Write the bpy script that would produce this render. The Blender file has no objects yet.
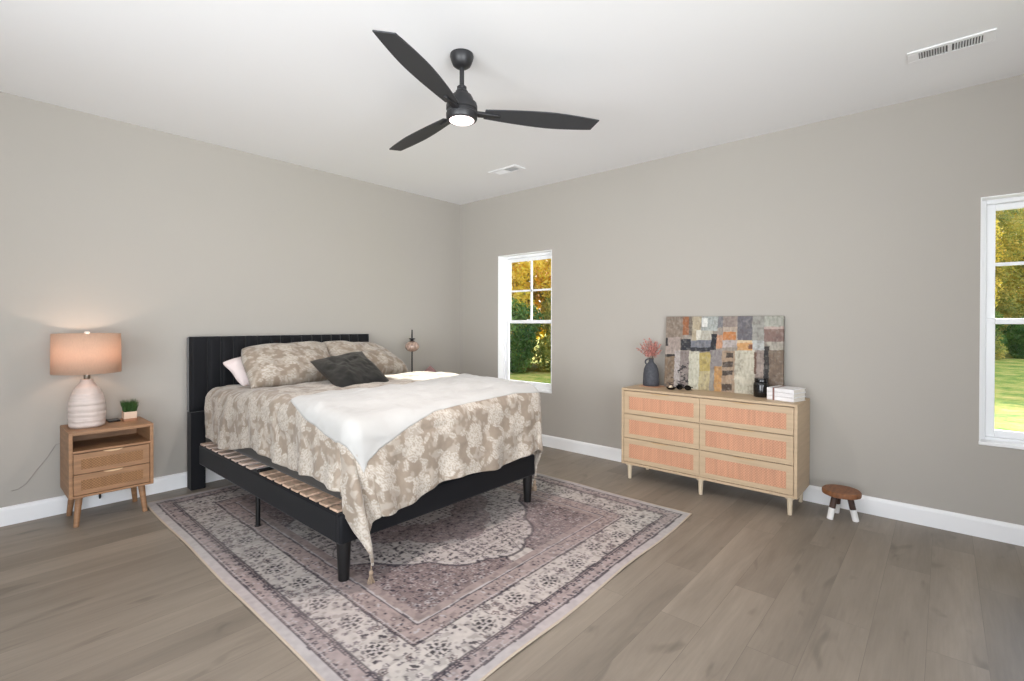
import bpy, math, random
import numpy as np
from mathutils import Vector, Matrix, Euler

C = bpy.context.scene.collection
SC = bpy.context.scene
PI = math.pi
R_ = math.radians

# ------------------------------------------------------------------ camera
CAM = (-4.10903, -4.46644, 1.28675)
yaw, pit, roll = 0.849, -0.00606339, 0.00204134
fw = Vector((math.sin(yaw)*math.cos(pit), math.cos(yaw)*math.cos(pit), math.sin(pit)))
rt = Vector((math.cos(yaw), -math.sin(yaw), 0)); up = rt.cross(fw)
r2 = rt*math.cos(roll)+up*math.sin(roll); u2 = -rt*math.sin(roll)+up*math.cos(roll)
cd = bpy.data.cameras.new('camera'); cam = bpy.data.objects.new('camera', cd); C.objects.link(cam)
m = Matrix((( r2.x, u2.x, -fw.x, CAM[0]), (r2.y, u2.y, -fw.y, CAM[1]), (r2.z, u2.z, -fw.z, CAM[2]), (0, 0, 0, 1)))
cam.matrix_world = m
cd.sensor_width = 36; cd.lens = 491.115/1024*36
cd.shift_y = -13.99/1024; cd.clip_start = 0.05; cd.clip_end = 300
SC.camera = cam

# ------------------------------------------------------------------ world, sun, big lights, exposure
SC.view_settings.view_transform = 'Standard'; SC.view_settings.look = 'None'
SC.view_settings.gamma = 1; SC.view_settings.use_curve_mapping = False
SC.view_settings.exposure = 0.0
W = bpy.data.worlds.new('world'); SC.world = W; W.use_nodes = True
wn = W.node_tree.nodes; wl = W.node_tree.links
bg = wn['Background']
tc = wn.new('ShaderNodeTexCoord'); sp = wn.new('ShaderNodeSeparateXYZ'); wr = wn.new('ShaderNodeValToRGB')
wl.new(tc.outputs['Generated'], sp.inputs[0]); wl.new(sp.outputs['Z'], wr.inputs[0])
wr.color_ramp.elements[0].position = 0.0; wr.color_ramp.elements[0].color = (0.90, 0.94, 1.0, 1)
wr.color_ramp.elements[1].position = 0.7; wr.color_ramp.elements[1].color = (0.55, 0.72, 1.0, 1)
wl.new(wr.outputs[0], bg.inputs[0]); bg.inputs[1].default_value = 3.0

def light(name, kind, loc, energy, color=(1, 1, 1), size=None, direction=None, spread_deg=None, **kw):
    l = bpy.data.lights.new(name, kind); l.energy = energy; l.color = color
    o = bpy.data.objects.new(name, l); C.objects.link(o); o.location = loc
    if kind == 'AREA':
        l.shape = 'RECTANGLE'; l.size, l.size_y = size
        if spread_deg: l.spread = R_(spread_deg)
    elif kind == 'POINT': l.shadow_soft_size = size
    if direction: o.rotation_euler = Vector(direction).to_track_quat('-Z', 'Y').to_euler()
    for k, v in kw.items(): setattr(l, k, v)
    return o
SUN_DIR = (-1.9, -0.25, -1.06)
light('sun', 'SUN', (10, 2, 8), 17.0, (1.0, 0.94, 0.84), direction=SUN_DIR, angle=0.012)
# added fill lights behind the camera, aimed towards the far ceiling corner
light('fill_light_back', 'AREA', (-4.1, -6.35, 1.25), 59, (0.93, 0.965, 1.0), (2.8, 2.1), (0.50, 1, 0.30), spread_deg=102)
light('fill_light_side', 'AREA', (-6.05, -3.6, 1.35), 53, (0.94, 0.97, 1.0), (2.6, 2.0), (1, 0.40, 0.30), spread_deg=102)

# ------------------------------------------------------------------ helpers
def srgb(c):
    return tuple(((v/255)/12.92 if v/255 <= 0.04045 else ((v/255+0.055)/1.055)**2.4) for v in c)
def srgba(c): return srgb(c)+(1,)
def lin(a):
    a = np.asarray(a, float)/255
    return np.where(a <= 0.04045, a/12.92, ((a+0.055)/1.055)**2.4)

MATS = {}
def mat(name, col, rough=0.6, metal=0.0, noise=None, bump=None, spec=0.5, emit=None, attr=None, sheen=0, coat=0, trans=0, rot=None):
    """col sRGB 0-255. noise=(scale(3), amount, detail) ; bump=(scale(3), strength, dist)"""
    if name in MATS: return MATS[name]
    M = bpy.data.materials.new(name); M.use_nodes = True
    n = M.node_tree.nodes; l = M.node_tree.links; b = n['Principled BSDF']
    b.inputs['Roughness'].default_value = rough; b.inputs['Metallic'].default_value = metal
    b.inputs['Specular IOR Level'].default_value = spec
    if sheen: b.inputs['Sheen Weight'].default_value = sheen; b.inputs['Sheen Roughness'].default_value = 0.4
    if coat: b.inputs['Coat Weight'].default_value = coat
    base = srgba(col); b.inputs['Base Color'].default_value = base
    tc = n.new('ShaderNodeTexCoord')
    src = None
    if attr:
        a = n.new('ShaderNodeAttribute'); a.attribute_name = attr; src = a.outputs['Color']
    if noise:
        mp = n.new('ShaderNodeMapping'); mp.inputs['Scale'].default_value = noise[0]
        if rot: mp.inputs['Rotation'].default_value = rot
        l.new(tc.outputs['Object'], mp.inputs[0])
        t = n.new('ShaderNodeTexNoise'); t.inputs['Scale'].default_value = 1; t.inputs['Detail'].default_value = noise[2] if len(noise) > 2 else 4
        l.new(mp.outputs[0], t.inputs['Vector'])
        mr = n.new('ShaderNodeMapRange'); mr.inputs[1].default_value = 0.3; mr.inputs[2].default_value = 0.7
        mr.inputs[3].default_value = 1-noise[1]; mr.inputs[4].default_value = 1+noise[1]
        l.new(t.outputs['Fac'], mr.inputs[0])
        vm = n.new('ShaderNodeVectorMath'); vm.operation = 'SCALE'
        if src: l.new(src, vm.inputs[0])
        else: vm.inputs[0].default_value = base[:3]
        l.new(mr.outputs[0], vm.inputs['Scale']); src = vm.outputs[0]
    if src: l.new(src, b.inputs['Base Color'])
    if bump:
        mp = n.new('ShaderNodeMapping'); mp.inputs['Scale'].default_value = bump[0]
        l.new(tc.outputs['Object'], mp.inputs[0])
        t = n.new('ShaderNodeTexNoise'); t.inputs['Scale'].default_value = 1; t.inputs['Detail'].default_value = 5
        l.new(mp.outputs[0], t.inputs['Vector'])
        bp = n.new('ShaderNodeBump'); bp.inputs['Strength'].default_value = bump[1]; bp.inputs['Distance'].default_value = bump[2]
        l.new(t.outputs['Fac'], bp.inputs['Height']); l.new(bp.outputs[0], b.inputs['Normal'])
    if emit:
        b.inputs['Emission Color'].default_value = srgba(emit[0]); b.inputs['Emission Strength'].default_value = emit[1]
    if trans: b.inputs['Transmission Weight'].default_value = trans
    MATS[name] = M
    return M

class MB:
    def __init__(s): s.v = []; s.f = []
    def add(s, vs, fs):
        k = len(s.v); s.v += [tuple(map(float, q)) for q in vs]; s.f += [tuple(i+k for i in f) for f in fs]; return s
    def box(s, x0, y0, z0, x1, y1, z1, M=None):
        vs = [Vector(p) for p in ((x0,y0,z0),(x1,y0,z0),(x1,y1,z0),(x0,y1,z0),(x0,y0,z1),(x1,y0,z1),(x1,y1,z1),(x0,y1,z1))]
        if M: vs = [M @ p for p in vs]
        return s.add(vs, [(0,3,2,1),(4,5,6,7),(0,1,5,4),(1,2,6,5),(2,3,7,6),(3,0,4,7)])
    def tube(s, p0, p1, r0, r1=None, n=16, cap=True):
        r1 = r0 if r1 is None else r1; p0 = Vector(p0); p1 = Vector(p1); d = (p1-p0).normalized()
        a = d.orthogonal().normalized(); b = d.cross(a); vs = []
        for p, r in ((p0, r0), (p1, r1)):
            for i in range(n):
                t = 2*PI*i/n; vs.append(p+a*r*math.cos(t)+b*r*math.sin(t))
        fs = [(i, (i+1) % n, n+(i+1) % n, n+i) for i in range(n)]
        if cap: fs += [tuple(range(n))[::-1], tuple(range(n, 2*n))]
        return s.add(vs, fs)
    def path(s, pts, r, n=8):
        pts = [Vector(p) for p in pts]; rs = r if isinstance(r, (list, tuple)) else [r]*len(pts); vs = []; a = None
        for i, p in enumerate(pts):
            d = (pts[min(i+1, len(pts)-1)]-pts[max(i-1, 0)]).normalized()
            if a is None: a = d.orthogonal().normalized()
            a = (a-d*a.dot(d)).normalized(); b = d.cross(a)
            for k in range(n):
                t = 2*PI*k/n; vs.append(p+a*rs[i]*math.cos(t)+b*rs[i]*math.sin(t))
        fs = []
        for i in range(len(pts)-1):
            for k in range(n): fs.append((i*n+k, i*n+(k+1) % n, (i+1)*n+(k+1) % n, (i+1)*n+k))
        fs += [tuple(range(n))[::-1], tuple(range((len(pts)-1)*n, len(pts)*n))]
        return s.add(vs, fs)
    def lathe(s, prof, c=(0, 0), n=40, cap=True):
        vs = []; m_ = len(prof)
        for r, z in prof:
            for i in range(n):
                t = 2*PI*i/n; vs.append((c[0]+r*math.cos(t), c[1]+r*math.sin(t), z))
        fs = [(j*n+i, j*n+(i+1) % n, (j+1)*n+(i+1) % n, (j+1)*n+i) for j in range(m_-1) for i in range(n)]
        if cap: fs += [tuple(range(n))[::-1], tuple(range((m_-1)*n, m_*n))]
        return s.add(vs, fs)
    def build(s, name, m, parent=None, bevel=0, smooth=False, seg=2):
        me = bpy.data.meshes.new(name)
        off = Vector((0, 0, 0))
        if parent is not None:
            q = parent
            while q is not None: off += q.location; q = q.parent
        me.from_pydata([(v[0]-off.x, v[1]-off.y, v[2]-off.z) for v in s.v], [], s.f); me.update()
        me.materials.append(m)
        if smooth:
            me.polygons.foreach_set('use_smooth', [True]*len(me.polygons))
            if smooth != 'all': me.set_sharp_from_angle(angle=R_(35))
        o = bpy.data.objects.new(name, me); C.objects.link(o)
        if parent is not None: o.parent = parent
        if bevel:
            b = o.modifiers.new('bevel', 'BEVEL'); b.width = bevel; b.segments = seg; b.limit_method = 'ANGLE'
            if not smooth: me.polygons.foreach_set('use_smooth', [True]*len(me.polygons)); me.set_sharp_from_angle(angle=R_(35))
            b.harden_normals = False
        return o

def tag(o, label, cat, group=None, kind=None):
    o['label'] = label; o['category'] = cat
    if group: o['group'] = group
    if kind: o['kind'] = kind
    return o
def thing(name, loc, label, cat, group=None):
    o = bpy.data.objects.new(name, None); C.objects.link(o); o.location = loc; o.empty_display_size = 0.1
    return tag(o, label, cat, group)
def structure(o): o['kind'] = 'structure'; return o

def vnoise(x, y, scale, seed=0):
    rs = np.random.RandomState(seed); G = rs.rand(256, 256)
    x = np.asarray(x)*scale+1000.3; y = np.asarray(y)*scale+1000.7
    xi = np.floor(x).astype(int); yi = np.floor(y).astype(int); fx = x-xi; fy = y-yi
    fx = fx*fx*(3-2*fx); fy = fy*fy*(3-2*fy)
    g = lambda a, b: G[a % 256, b % 256]
    return (g(xi, yi)*(1-fx)+g(xi+1, yi)*fx)*(1-fy)+(g(xi, yi+1)*(1-fx)+g(xi+1, yi+1)*fx)*fy
def fbm(x, y, scale, seed=0, o=3):
    v = 0; a = 0.5; t = 0
    for k in range(o): v = v+a*vnoise(x, y, scale*2**k, seed+k*7); t += a; a *= 0.5
    return v/t
def sstep(a, b, x):
    t = np.clip((np.asarray(x, float)-a)/(b-a), 0, 1); return t*t*(3-2*t)

def grid_obj(name, P, m, parent=None, colors=None, smooth=True, closed=False):
    """P: (nu,nv,3) array of world points"""
    nu, nv, _ = P.shape
    off = np.zeros(3)
    q = parent
    while q is not None: off += np.array(q.location); q = q.parent
    me = bpy.data.meshes.new(name)
    idx = np.arange(nu*nv).reshape(nu, nv)
    F = np.stack([idx[:-1, :-1], idx[1:, :-1], idx[1:, 1:], idx[:-1, 1:]], -1).reshape(-1, 4)
    me.vertices.add(nu*nv); me.vertices.foreach_set('co', (P.reshape(-1, 3)-off).ravel())
    me.loops.add(len(F)*4); me.loops.foreach_set('vertex_index', F.ravel())
    me.polygons.add(len(F)); me.polygons.foreach_set('loop_start', np.arange(len(F))*4)
    me.update(calc_edges=True); me.validate()
    me.polygons.foreach_set('use_smooth', [smooth]*len(F)); me.materials.append(m)
    if colors is not None:
        ca = me.color_attributes.new('Col', 'FLOAT_COLOR', 'POINT')
        ca.data.foreach_set('color', np.concatenate([colors.reshape(-1, 3), np.ones((nu*nv, 1))], 1).ravel().astype(np.float32))
    o = bpy.data.objects.new(name, me); C.objects.link(o)
    if parent is not None: o.parent = parent
    return o
def solidify(o, t, offset=-1):
    md = o.modifiers.new('thickness', 'SOLIDIFY'); md.thickness = t; md.offset = offset; return o

# ------------------------------------------------------------------ materials
wall_m = mat('wall_paint', (173, 168, 160), 0.85, noise=((1.2, 1.2, 1.2), 0.012), bump=((90, 90, 90), 0.05, 0.002), spec=0.25)
ceil_m = mat('ceiling_paint', (240, 240, 240), 0.9, bump=((70, 70, 70), 0.05, 0.002), spec=0.2)
trim_m = mat('trim_white', (240, 240, 240), 0.45)
vinyl_m = mat('window_vinyl', (242, 243, 244), 0.35)

def floor_material():
    M = bpy.data.materials.new('vinyl_plank_floor'); M.use_nodes = True
    n = M.node_tree.nodes; l = M.node_tree.links; b = n['Principled BSDF']
    tc = n.new('ShaderNodeTexCoord'); mp = n.new('ShaderNodeMapping'); mp.inputs['Location'].default_value = (0.35, 0.10, 0)
    l.new(tc.outputs['Object'], mp.inputs[0])
    def brick(c1, c2, mo):
        br = n.new('ShaderNodeTexBrick'); br.offset = 0.37; br.offset_frequency = 2; br.squash = 1
        br.inputs['Scale'].default_value = 1; br.inputs['Brick Width'].default_value = 1.22; br.inputs['Row Height'].default_value = 0.18
        br.inputs['Mortar Size'].default_value = 0.0012; br.inputs['Mortar Smooth'].default_value = 0.3
        br.inputs['Color1'].default_value = c1; br.inputs['Color2'].default_value = c2; br.inputs['Mortar'].default_value = mo
        l.new(mp.outputs[0], br.inputs['Vector']); return br
    br = brick((0, 0, 0, 1), (1, 1, 1, 1), (0.5, 0.5, 0.5, 1))
    # grain, stretched along the plank, shifted for each plank
    sc_ = n.new('ShaderNodeVectorMath'); sc_.operation = 'SCALE'; sc_.inputs['Scale'].default_value = 7.0
    l.new(br.outputs['Color'], sc_.inputs[0])
    ad = n.new('ShaderNodeVectorMath'); ad.operation = 'ADD'; l.new(mp.outputs[0], ad.inputs[0]); l.new(sc_.outputs[0], ad.inputs[1])
    def noise(scale, detail, rough=0.6, dist=0.0):
        m2 = n.new('ShaderNodeMapping'); m2.inputs['Scale'].default_value = scale; l.new(ad.outputs[0], m2.inputs[0])
        t = n.new('ShaderNodeTexNoise'); t.inputs['Scale'].default_value = 1; t.inputs['Detail'].default_value = detail; t.inputs['Roughness'].default_value = rough
        t.inputs['Distortion'].default_value = dist; l.new(m2.outputs[0], t.inputs['Vector']); return t.outputs['Fac']
    g1 = noise((1.4, 9, 1), 6, 0.6, 0.6); g2 = noise((5, 90, 1), 3); g3 = noise((2.6, 7.5, 1), 2, 0.5, 0.9); g4 = noise((0.9, 4.5, 1), 3)
    def mr(s, a, b_, c, d):
        r = n.new('ShaderNodeMapRange'); l.new(s, r.inputs[0])
        for i, v in enumerate((a, b_, c, d)): r.inputs[i+1].default_value = v
        return r.outputs[0]
    def mul(a, b_):
        r = n.new('ShaderNodeMath'); r.operation = 'MULTIPLY'; l.new(a, r.inputs[0]); l.new(b_, r.inputs[1]); return r.outputs[0]
    f = mul(mul(mr(g1, 0.3, 0.7, 0.86, 1.12), mr(g2, 0.3, 0.7, 0.95, 1.05)), mul(mr(g3, 0.62, 0.76, 1.0, 0.66), mr(g4, 0.3, 0.7, 0.9, 1.1)))
    sep = n.new('ShaderNodeSeparateXYZ'); l.new(br.outputs['Color'], sep.inputs[0])
    f = mul(f, mr(sep.outputs[0], 0, 1, 0.87, 1.08))
    f = mul(f, mr(br.outputs['Fac'], 0, 1, 1.0, 0.74))
    vm = n.new('ShaderNodeVectorMath'); vm.operation = 'SCALE'; vm.inputs[0].default_value = srgb((136, 125, 112)); l.new(f, vm.inputs['Scale'])
    l.new(vm.outputs[0], b.inputs['Base Color'])
    b.inputs['Roughness'].default_value = 0.42; b.inputs['Specular IOR Level'].default_value = 0.35
    bp = n.new('ShaderNodeBump'); bp.inputs['Strength'].default_value = 0.12; bp.inputs['Distance'].default_value = 0.002
    l.new(f, bp.inputs['Height']); l.new(bp.outputs[0], b.inputs['Normal'])
    return M

def glass_material():
    M = bpy.data.materials.new('window_glass'); M.use_nodes = True
    n = M.node_tree.nodes; l = M.node_tree.links; n.remove(n['Principled BSDF'])
    tr = n.new('ShaderNodeBsdfTransparent'); tr.inputs[0].default_value = (0.97, 0.985, 0.98, 1); gl = n.new('ShaderNodeBsdfGlossy'); gl.inputs['Roughness'].default_value = 0.02
    fr = n.new('ShaderNodeFresnel'); fr.inputs[0].default_value = 1.25; mx = n.new('ShaderNodeMixShader')
    l.new(fr.outputs[0], mx.inputs[0]); l.new(tr.outputs[0], mx.inputs[1]); l.new(gl.outputs[0], mx.inputs[2])
    l.new(mx.outputs[0], n['Material Output'].inputs[0]); return M
glass_m = glass_material()

# ------------------------------------------------------------------ room shell
X0, Y0, HC = -6.0, -6.3, 2.74
structure(MB().box(X0, Y0, -0.15, 0.16, 0.16, 0).build('floor', floor_material()))
structure(MB().box(X0-0.16, Y0-0.16, HC, 0.16, 0.16, HC+0.15).build('ceiling', ceil_m))
structure(MB().box(X0, 0, 0, 0.16, 0.16, HC).build('wall_left', wall_m))
W1 = (-1.40, -0.64, 0.575, 2.055); W2 = (-5.385, -4.628, 0.575, 2.055)
wr_ = MB()
for (a, b, z0, z1) in ((-0.64, 0, 0, HC), (-4.628, -1.40, 0, HC), (Y0, -5.385, 0, HC), (-1.40, -0.64, 0, 0.575), (-1.40, -0.64, 2.055, HC), (-5.385, -4.628, 0, 0.575), (-5.385, -4.628, 2.055, HC)):
    wr_.box(0, a, z0, 0.16, b, z1)
structure(wr_.build('wall_right', wall_m))
# walls behind the photographer, each with an unseen opening added for its fill light
wb = MB()
wb.box(X0, Y0-0.16, 0, -5.55, Y0, HC).box(-2.65, Y0-0.16, 0, 0.16, Y0, HC).box(-5.55, Y0-0.16, 2.35, -2.65, Y0, HC).box(-5.55, Y0-0.16, 0, -2.65, Y0, 0.15)
structure(wb.build('wall_back', wall_m))
wf = MB()
wf.box(X0-0.16, Y0, 0, X0, -5.0, HC).box(X0-0.16, -2.2, 0, X0, 0.16, HC).box(X0-0.16, -5.0, 2.4, X0, -2.2, HC).box(X0-0.16, -5.0, 0, X0, -2.2, 0.3)
structure(wf.build('wall_front', wall_m))

def baseboard(name, p0, p1, nrm):
    p0 = Vector(p0); p1 = Vector(p1); nrm = Vector(nrm)
    prof = [(0, 0), (0.016, 0), (0.016, 0.095), (0.013, 0.106), (0.006, 0.113), (0, 0.117)]
    vs = [p+nrm*a+Vector((0, 0, z)) for p in (p0, p1) for a, z in prof]; n = len(prof)
    fs = [(i, i+1, n+i+1, n+i) for i in range(n-1)]+[tuple(range(n)), tuple(range(n, 2*n))]
    structure(MB().add(vs, fs).build(name, trim_m))
baseboard('baseboard_left', (X0, 0, 0), (0, 0, 0), (0, -1, 0))
baseboard('baseboard_right', (0, 0, 0), (0, Y0, 0), (-1, 0, 0))

def window(name, y0, y1, z0, z1):
    o = bpy.data.objects.new(name, None); C.objects.link(o); o.location = (0.08, (y0+y1)/2, z0); structure(o)
    xi = 0.085
    # vinyl frame lining the opening
    f = MB()
    t = 0.030
    f.box(xi, y0, z0, 0.155, y0+t, z1).box(xi, y1-t, z0, 0.155, y1, z1).box(xi, y0+t, z1-t, 0.155, y1-t, z1).box(xi, y0+t, z0, 0.155, y1-t, z0+0.022)
    f.build('window_frame', vinyl_m, o, bevel=0.003)
    # white jamb lining of the reveal
    j = MB(); e = 0.006
    j.box(-0.004, y0, z0, xi, y0+e, z1).box(-0.004, y1-e, z0, xi, y1, z1).box(-0.004, y0+e, z1-e, xi, y1-e, z1)
    j.build('window_jamb', trim_m, o)
    MB().box(-0.010, y0-0.002, z0-0.016, xi, y1+0.002, z0+0.004).build('window_sill', trim_m, o, bevel=0.004)
    zm = 1.305; w = 0.042
    def sash(nm, xa, xb, za, zb, bot, top):
        s = MB(); ya, yb = y0+t, y1-t
        s.box(xa, ya, za, xb, ya+w, zb).box(xa, yb-w, za, xb, yb, zb).box(xa, ya+w, za, xb, yb-w, za+bot).box(xa, ya+w, zb-top, xb, yb-w, zb)
        so = s.build(nm, vinyl_m, o, bevel=0.004)
        MB().box((xa+xb)/2-0.002, ya+w, za+bot, (xa+xb)/2+0.002, yb-w, zb-top).build('window_pane', glass_m, so)
        return so
    sash('lower_sash', 0.098, 0.122, z0+0.022, zm+0.018, 0.045, 0.034)
    us = sash('upper_sash', 0.124, 0.148, zm-0.014, z1-t, 0.034, 0.038)
    mt = MB(); ym = (y0+y1)/2; za, zb = zm+0.020, z1-t-0.038; zc = (za+zb)/2
    mt.box(0.128, ym-0.010, za, 0.144, ym+0.010, zb).box(0.128, y0+t+w, zc-0.010, 0.144, y1-t-w, zc+0.010)
    mt.build('muntin', vinyl_m, us)
    MB().box(0.088, ym-0.03, zm+0.018, 0.112, ym+0.03, zm+0.028).build('sash_lock', vinyl_m, o, bevel=0.003)
window('window_1', *W1); window('window_2', *W2)

def vent(cx, cy, label, flip=1):
    t = thing('ceiling_vent', (cx, cy, HC), label, 'vent', 'ceiling vents')
    L, Wd = 0.345, 0.145; z = HC
    f = MB(); il, iw = 0.125, 0.045
    zt = z-0.008
    f.box(cx-Wd/2, cy-L/2, zt, cx-iw, cy+L/2, z).box(cx+iw, cy-L/2, zt, cx+Wd/2, cy+L/2, z)
    f.box(cx-iw, cy-L/2, zt, cx+iw, cy-il, z).box(cx-iw, cy+il, zt, cx+iw, cy+L/2, z).box(cx-iw, cy-0.009, zt, cx+iw, cy+0.009, z)
    f.build('vent_frame', trim_m, t, bevel=0.002)
    MB().box(cx-iw, cy-il, z-0.002, cx+iw, cy+il, z-0.0005).build('duct_opening', mat('duct_dark', (95, 95, 95), 0.8), t)
    n = 10
    for h in (-1, 1):
        for k in range(n):
            y = cy+h*(0.014+(k+0.5)*(il-0.016)/n)
            M = Matrix.Translation((cx, y, z-0.006)) @ Matrix.Rotation(R_(50)*h*flip, 4, 'X')
            MB().box(-iw, -0.0045, -0.0006, iw, 0.0045, 0.0006, M).build('louvre', trim_m, t)
vent(-0.66, -4.48, 'white slotted ceiling vent near the upper right of the photo, above the right window side')
vent(-0.645, -1.345, 'white slotted ceiling vent beyond the fan, close to the room corner', -1)

# ------------------------------------------------------------------ bed
black = mat('black_velvet', (11, 12, 16), 0.65, sheen=0.6, bump=((60, 60, 60), 0.15, 0.002), spec=0.2, noise=((6, 6, 6), 0.25))
blackwood = mat('black_leg', (12, 12, 13), 0.4)
rail_m = mat('black_rail', (13, 14, 18), 0.7, spec=0.25, sheen=0.1, bump=((60, 60, 60), 0.15, 0.002))
bx0, bx1, by1 = -2.865, -1.340, -2.255
bed = thing('bed', (-2.1, -1.2, 0), 'queen platform bed with black channel-tufted velvet headboard and black rails', 'bed')
def headboard():
    x0, x1, z0, z1, yf, yb = -2.912, -1.340, 0.595, 1.180, -0.125, -0.03
    nch = 14; bord = 0.125; nx = 360; nz = 24
    xs = np.linspace(x0, x1, nx); pitch = (x1-x0-2*bord)/nch
    w = np.where((xs < x0+bord), (xs-x0)/bord, np.where(xs > x1-bord, (x1-xs)/bord, ((xs-x0-bord)/pitch) % 1))
    prof = np.where((xs < x0+bord) | (xs > x1-bord), 0.022*np.clip(1-(1-np.clip(w*5, 0, 1))**2, 0, 1)*np.clip(1-(1-np.clip((1-w)*5, 0, 1))**2, 0.0, 1)**0.5,
                    0.024*np.sqrt(np.clip(1-(2*w-1)**4, 0, 1)))
    zs = np.linspace(z0, z1, nz); ze = np.clip(1-((zs-(z0+z1)/2)/((z1-z0)/2))**20, 0, 1)**0.5
    P = np.zeros((nx, nz, 3)); P[..., 0] = xs[:, None]; P[..., 2] = zs[None]; P[..., 1] = (yf+0.02)-prof[:, None]*(0.35+0.65*ze[None])
    front = grid_obj('channel_panel', P, black, hb)
    return front
hbm = MB().box(-2.912, -0.100, 0.595, -1.340, -0.03, 1.180)
hb = hbm.build('headboard', black, bed, bevel=0.01)
headboard()
for x in (-2.915, -1.466):
    MB().box(x, -0.15, 0, x+0.10, -0.05, 0.60).build('headboard_post', rail_m, bed, bevel=0.006)
for xa, xb in ((bx0, bx0+0.05), (bx1-0.05, bx1)):
    MB().box(xa, by1+0.03, 0.195, xb, -0.15, 0.345).build('side_rail', rail_m, bed, bevel=0.012)
MB().box(bx0, by1, 0.195, bx1, by1+0.045, 0.345).build('foot_rail', rail_m, bed, bevel=0.012)
for cx, cy in ((-2.826, by1+0.035), (-1.385, by1+0.035)):
    MB().tube((cx, cy, 0), (cx, cy, 0.20), 0.026, 0.036, 24).build('foot_leg', blackwood, bed, smooth=True)
for cx in (-2.845, -2.1, -1.36):
    MB().tube((cx, -1.22, 0), (cx, -1.22, 0.27), 0.014, 0.014, 12).tube((cx, -1.22, 0), (cx, -1.22, 0.012), 0.02, 0.02, 12).build('centre_leg', blackwood, bed, smooth=True)
MB().box(bx0+0.02, -1.245, 0.27, bx1-0.02, -1.205, 0.36).build('cross_bar', blackwood, bed)
MB().box(-2.12, by1+0.03, 0.26, -2.08, -0.15, 0.33).build('centre_rail', blackwood, bed)
slat_m = mat('slat_plywood', (205, 182, 166), 0.55, noise=((6, 50, 6), 0.10))
slat_p = mat('slat_plywood_printed', (196, 166, 142), 0.55, noise=((40, 14, 6), 0.30, 2))
ys = [-0.20-0.128*i for i in range(8)]+[-1.31-0.108*i for i in range(9)]
for i, y in enumerate(ys):
    MB().box(bx0+0.008, y-0.038, 0.345, bx1-0.008, y+0.038, 0.357).build('slat', slat_m if i < 8 else slat_p, bed, bevel=0.002)

# mattress
mat_m = mat('mattress_side', (62, 58, 54), 0.9, bump=((150, 150, 150), 0.3, 0.002), sheen=0.2)
mt = MB().box(-2.79, -2.165, 0.358, -1.40, -0.14, 0.70).build('mattress', mat_m, bevel=0.035, seg=4)
tag(mt, 'dark charcoal mattress lying on the slats of the black bed, mostly under the duvet', 'mattress')

# ---- cloth mapping: (s,t) flat cloth coordinates -> world
XL, XR, YF = -2.775, -1.405, -2.205
RL, RR, RF = 0.070, 0.10, 0.105
def top_h(x, y):
    x = np.asarray(x); y = np.asarray(y)
    base = 0.795+0.055*sstep(-0.55, -1.25, y)
    cx = np.clip((x-XL)/(XR-XL), 0, 1)
    base = base+0.012*sstep(0.55, 1.0, cx)*sstep(-0.6, -1.2, y)-0.012*(1-sstep(0.0, 0.5, cx))
    return base-0.035*sstep(-1.9, -2.25, y)
def D(s, t, off=0.0, folds=1.0):
    s = np.asarray(s, float); t = np.asarray(t, float)
    aL = np.clip(XL-s, 0, None); aR = np.clip(s-XR, 0, None); b = np.clip(YF-t, 0, None)
    a = np.maximum(aL, aR); sx = np.where(aL > 0, -1.0, 1.0)
    r = np.hypot(a, b); ang = np.arctan2(b, a)        # 0: pure side, pi/2: pure foot
    rr = np.where(r > 1e-9, r, 1)
    corner = np.where((a > 0) & (b > 0), np.sin(2*ang)**2, 0)*sstep(0.06, 0.35, r)
    Rr = np.where(aL > 0, RL, RR)*np.cos(ang)**2+RF*np.sin(ang)**2
    q = np.clip(r/Rr, 0, PI/2)
    rad = Rr*np.sin(q); drop = Rr*(1-np.cos(q))
    hang = np.clip(r-Rr*PI/2, 0, None)
    drop = drop+hang*(1+0.14*corner)
    # folds and flare of the hanging cloth
    cl = np.clip(hang/0.35, 0, 1.3)
    along = np.where(b > a, s, t)
    w = 0.010*np.sin(along*9.0+1.0)+0.008*np.sin(along*21+2+3*hang)+0.005*np.sin(along*37+1)
    fl = np.where(aL > 0, 0.004, 0.055)*np.cos(ang)**2+0.022*np.sin(ang)**2
    rad = rad+cl*(w*1.5*(1-corner)+fl)
    fold = corner*cl*0.05*np.cos(9.0*(ang-0.80))
    dx = np.where(a > 0, a/rr, 0)*sx; dy = np.where(b > 0, b/rr, 0)
    x0 = np.clip(s, XL, XR); y0 = np.maximum(t, YF)
    h = top_h(x0, y0)
    spread = np.where(b > 0, np.where(aL > 0, np.sin(ang)**2, np.exp(-np.clip(s-XL, 0, None)/0.20)), 0)
    xs_ = 0.11*spread*np.clip(hang/0.45, 0, 1.2)-np.where(aL > 0, 0, 0.02)*corner*np.clip(hang/0.4, 0, 1); ys_ = np.where(aL > 0, -corner*cl*0.03-fold, corner*cl*0.06)
    wr = (fbm(s, t, 9, 5, 3)-0.5)*0.022+(fbm(s, t*2.2, 4, 15, 2)-0.5)*0.018
    flat = 1-sstep(0.0, 0.12, r)
    z = h-drop+wr*flat+off*np.cos(q)
    rad = rad+off*np.sin(q)+wr*0.9*(1-flat)*(r > 0)
    return np.stack([x0+dx*rad+xs_, y0-dy*rad+ys_, z], -1)

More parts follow.
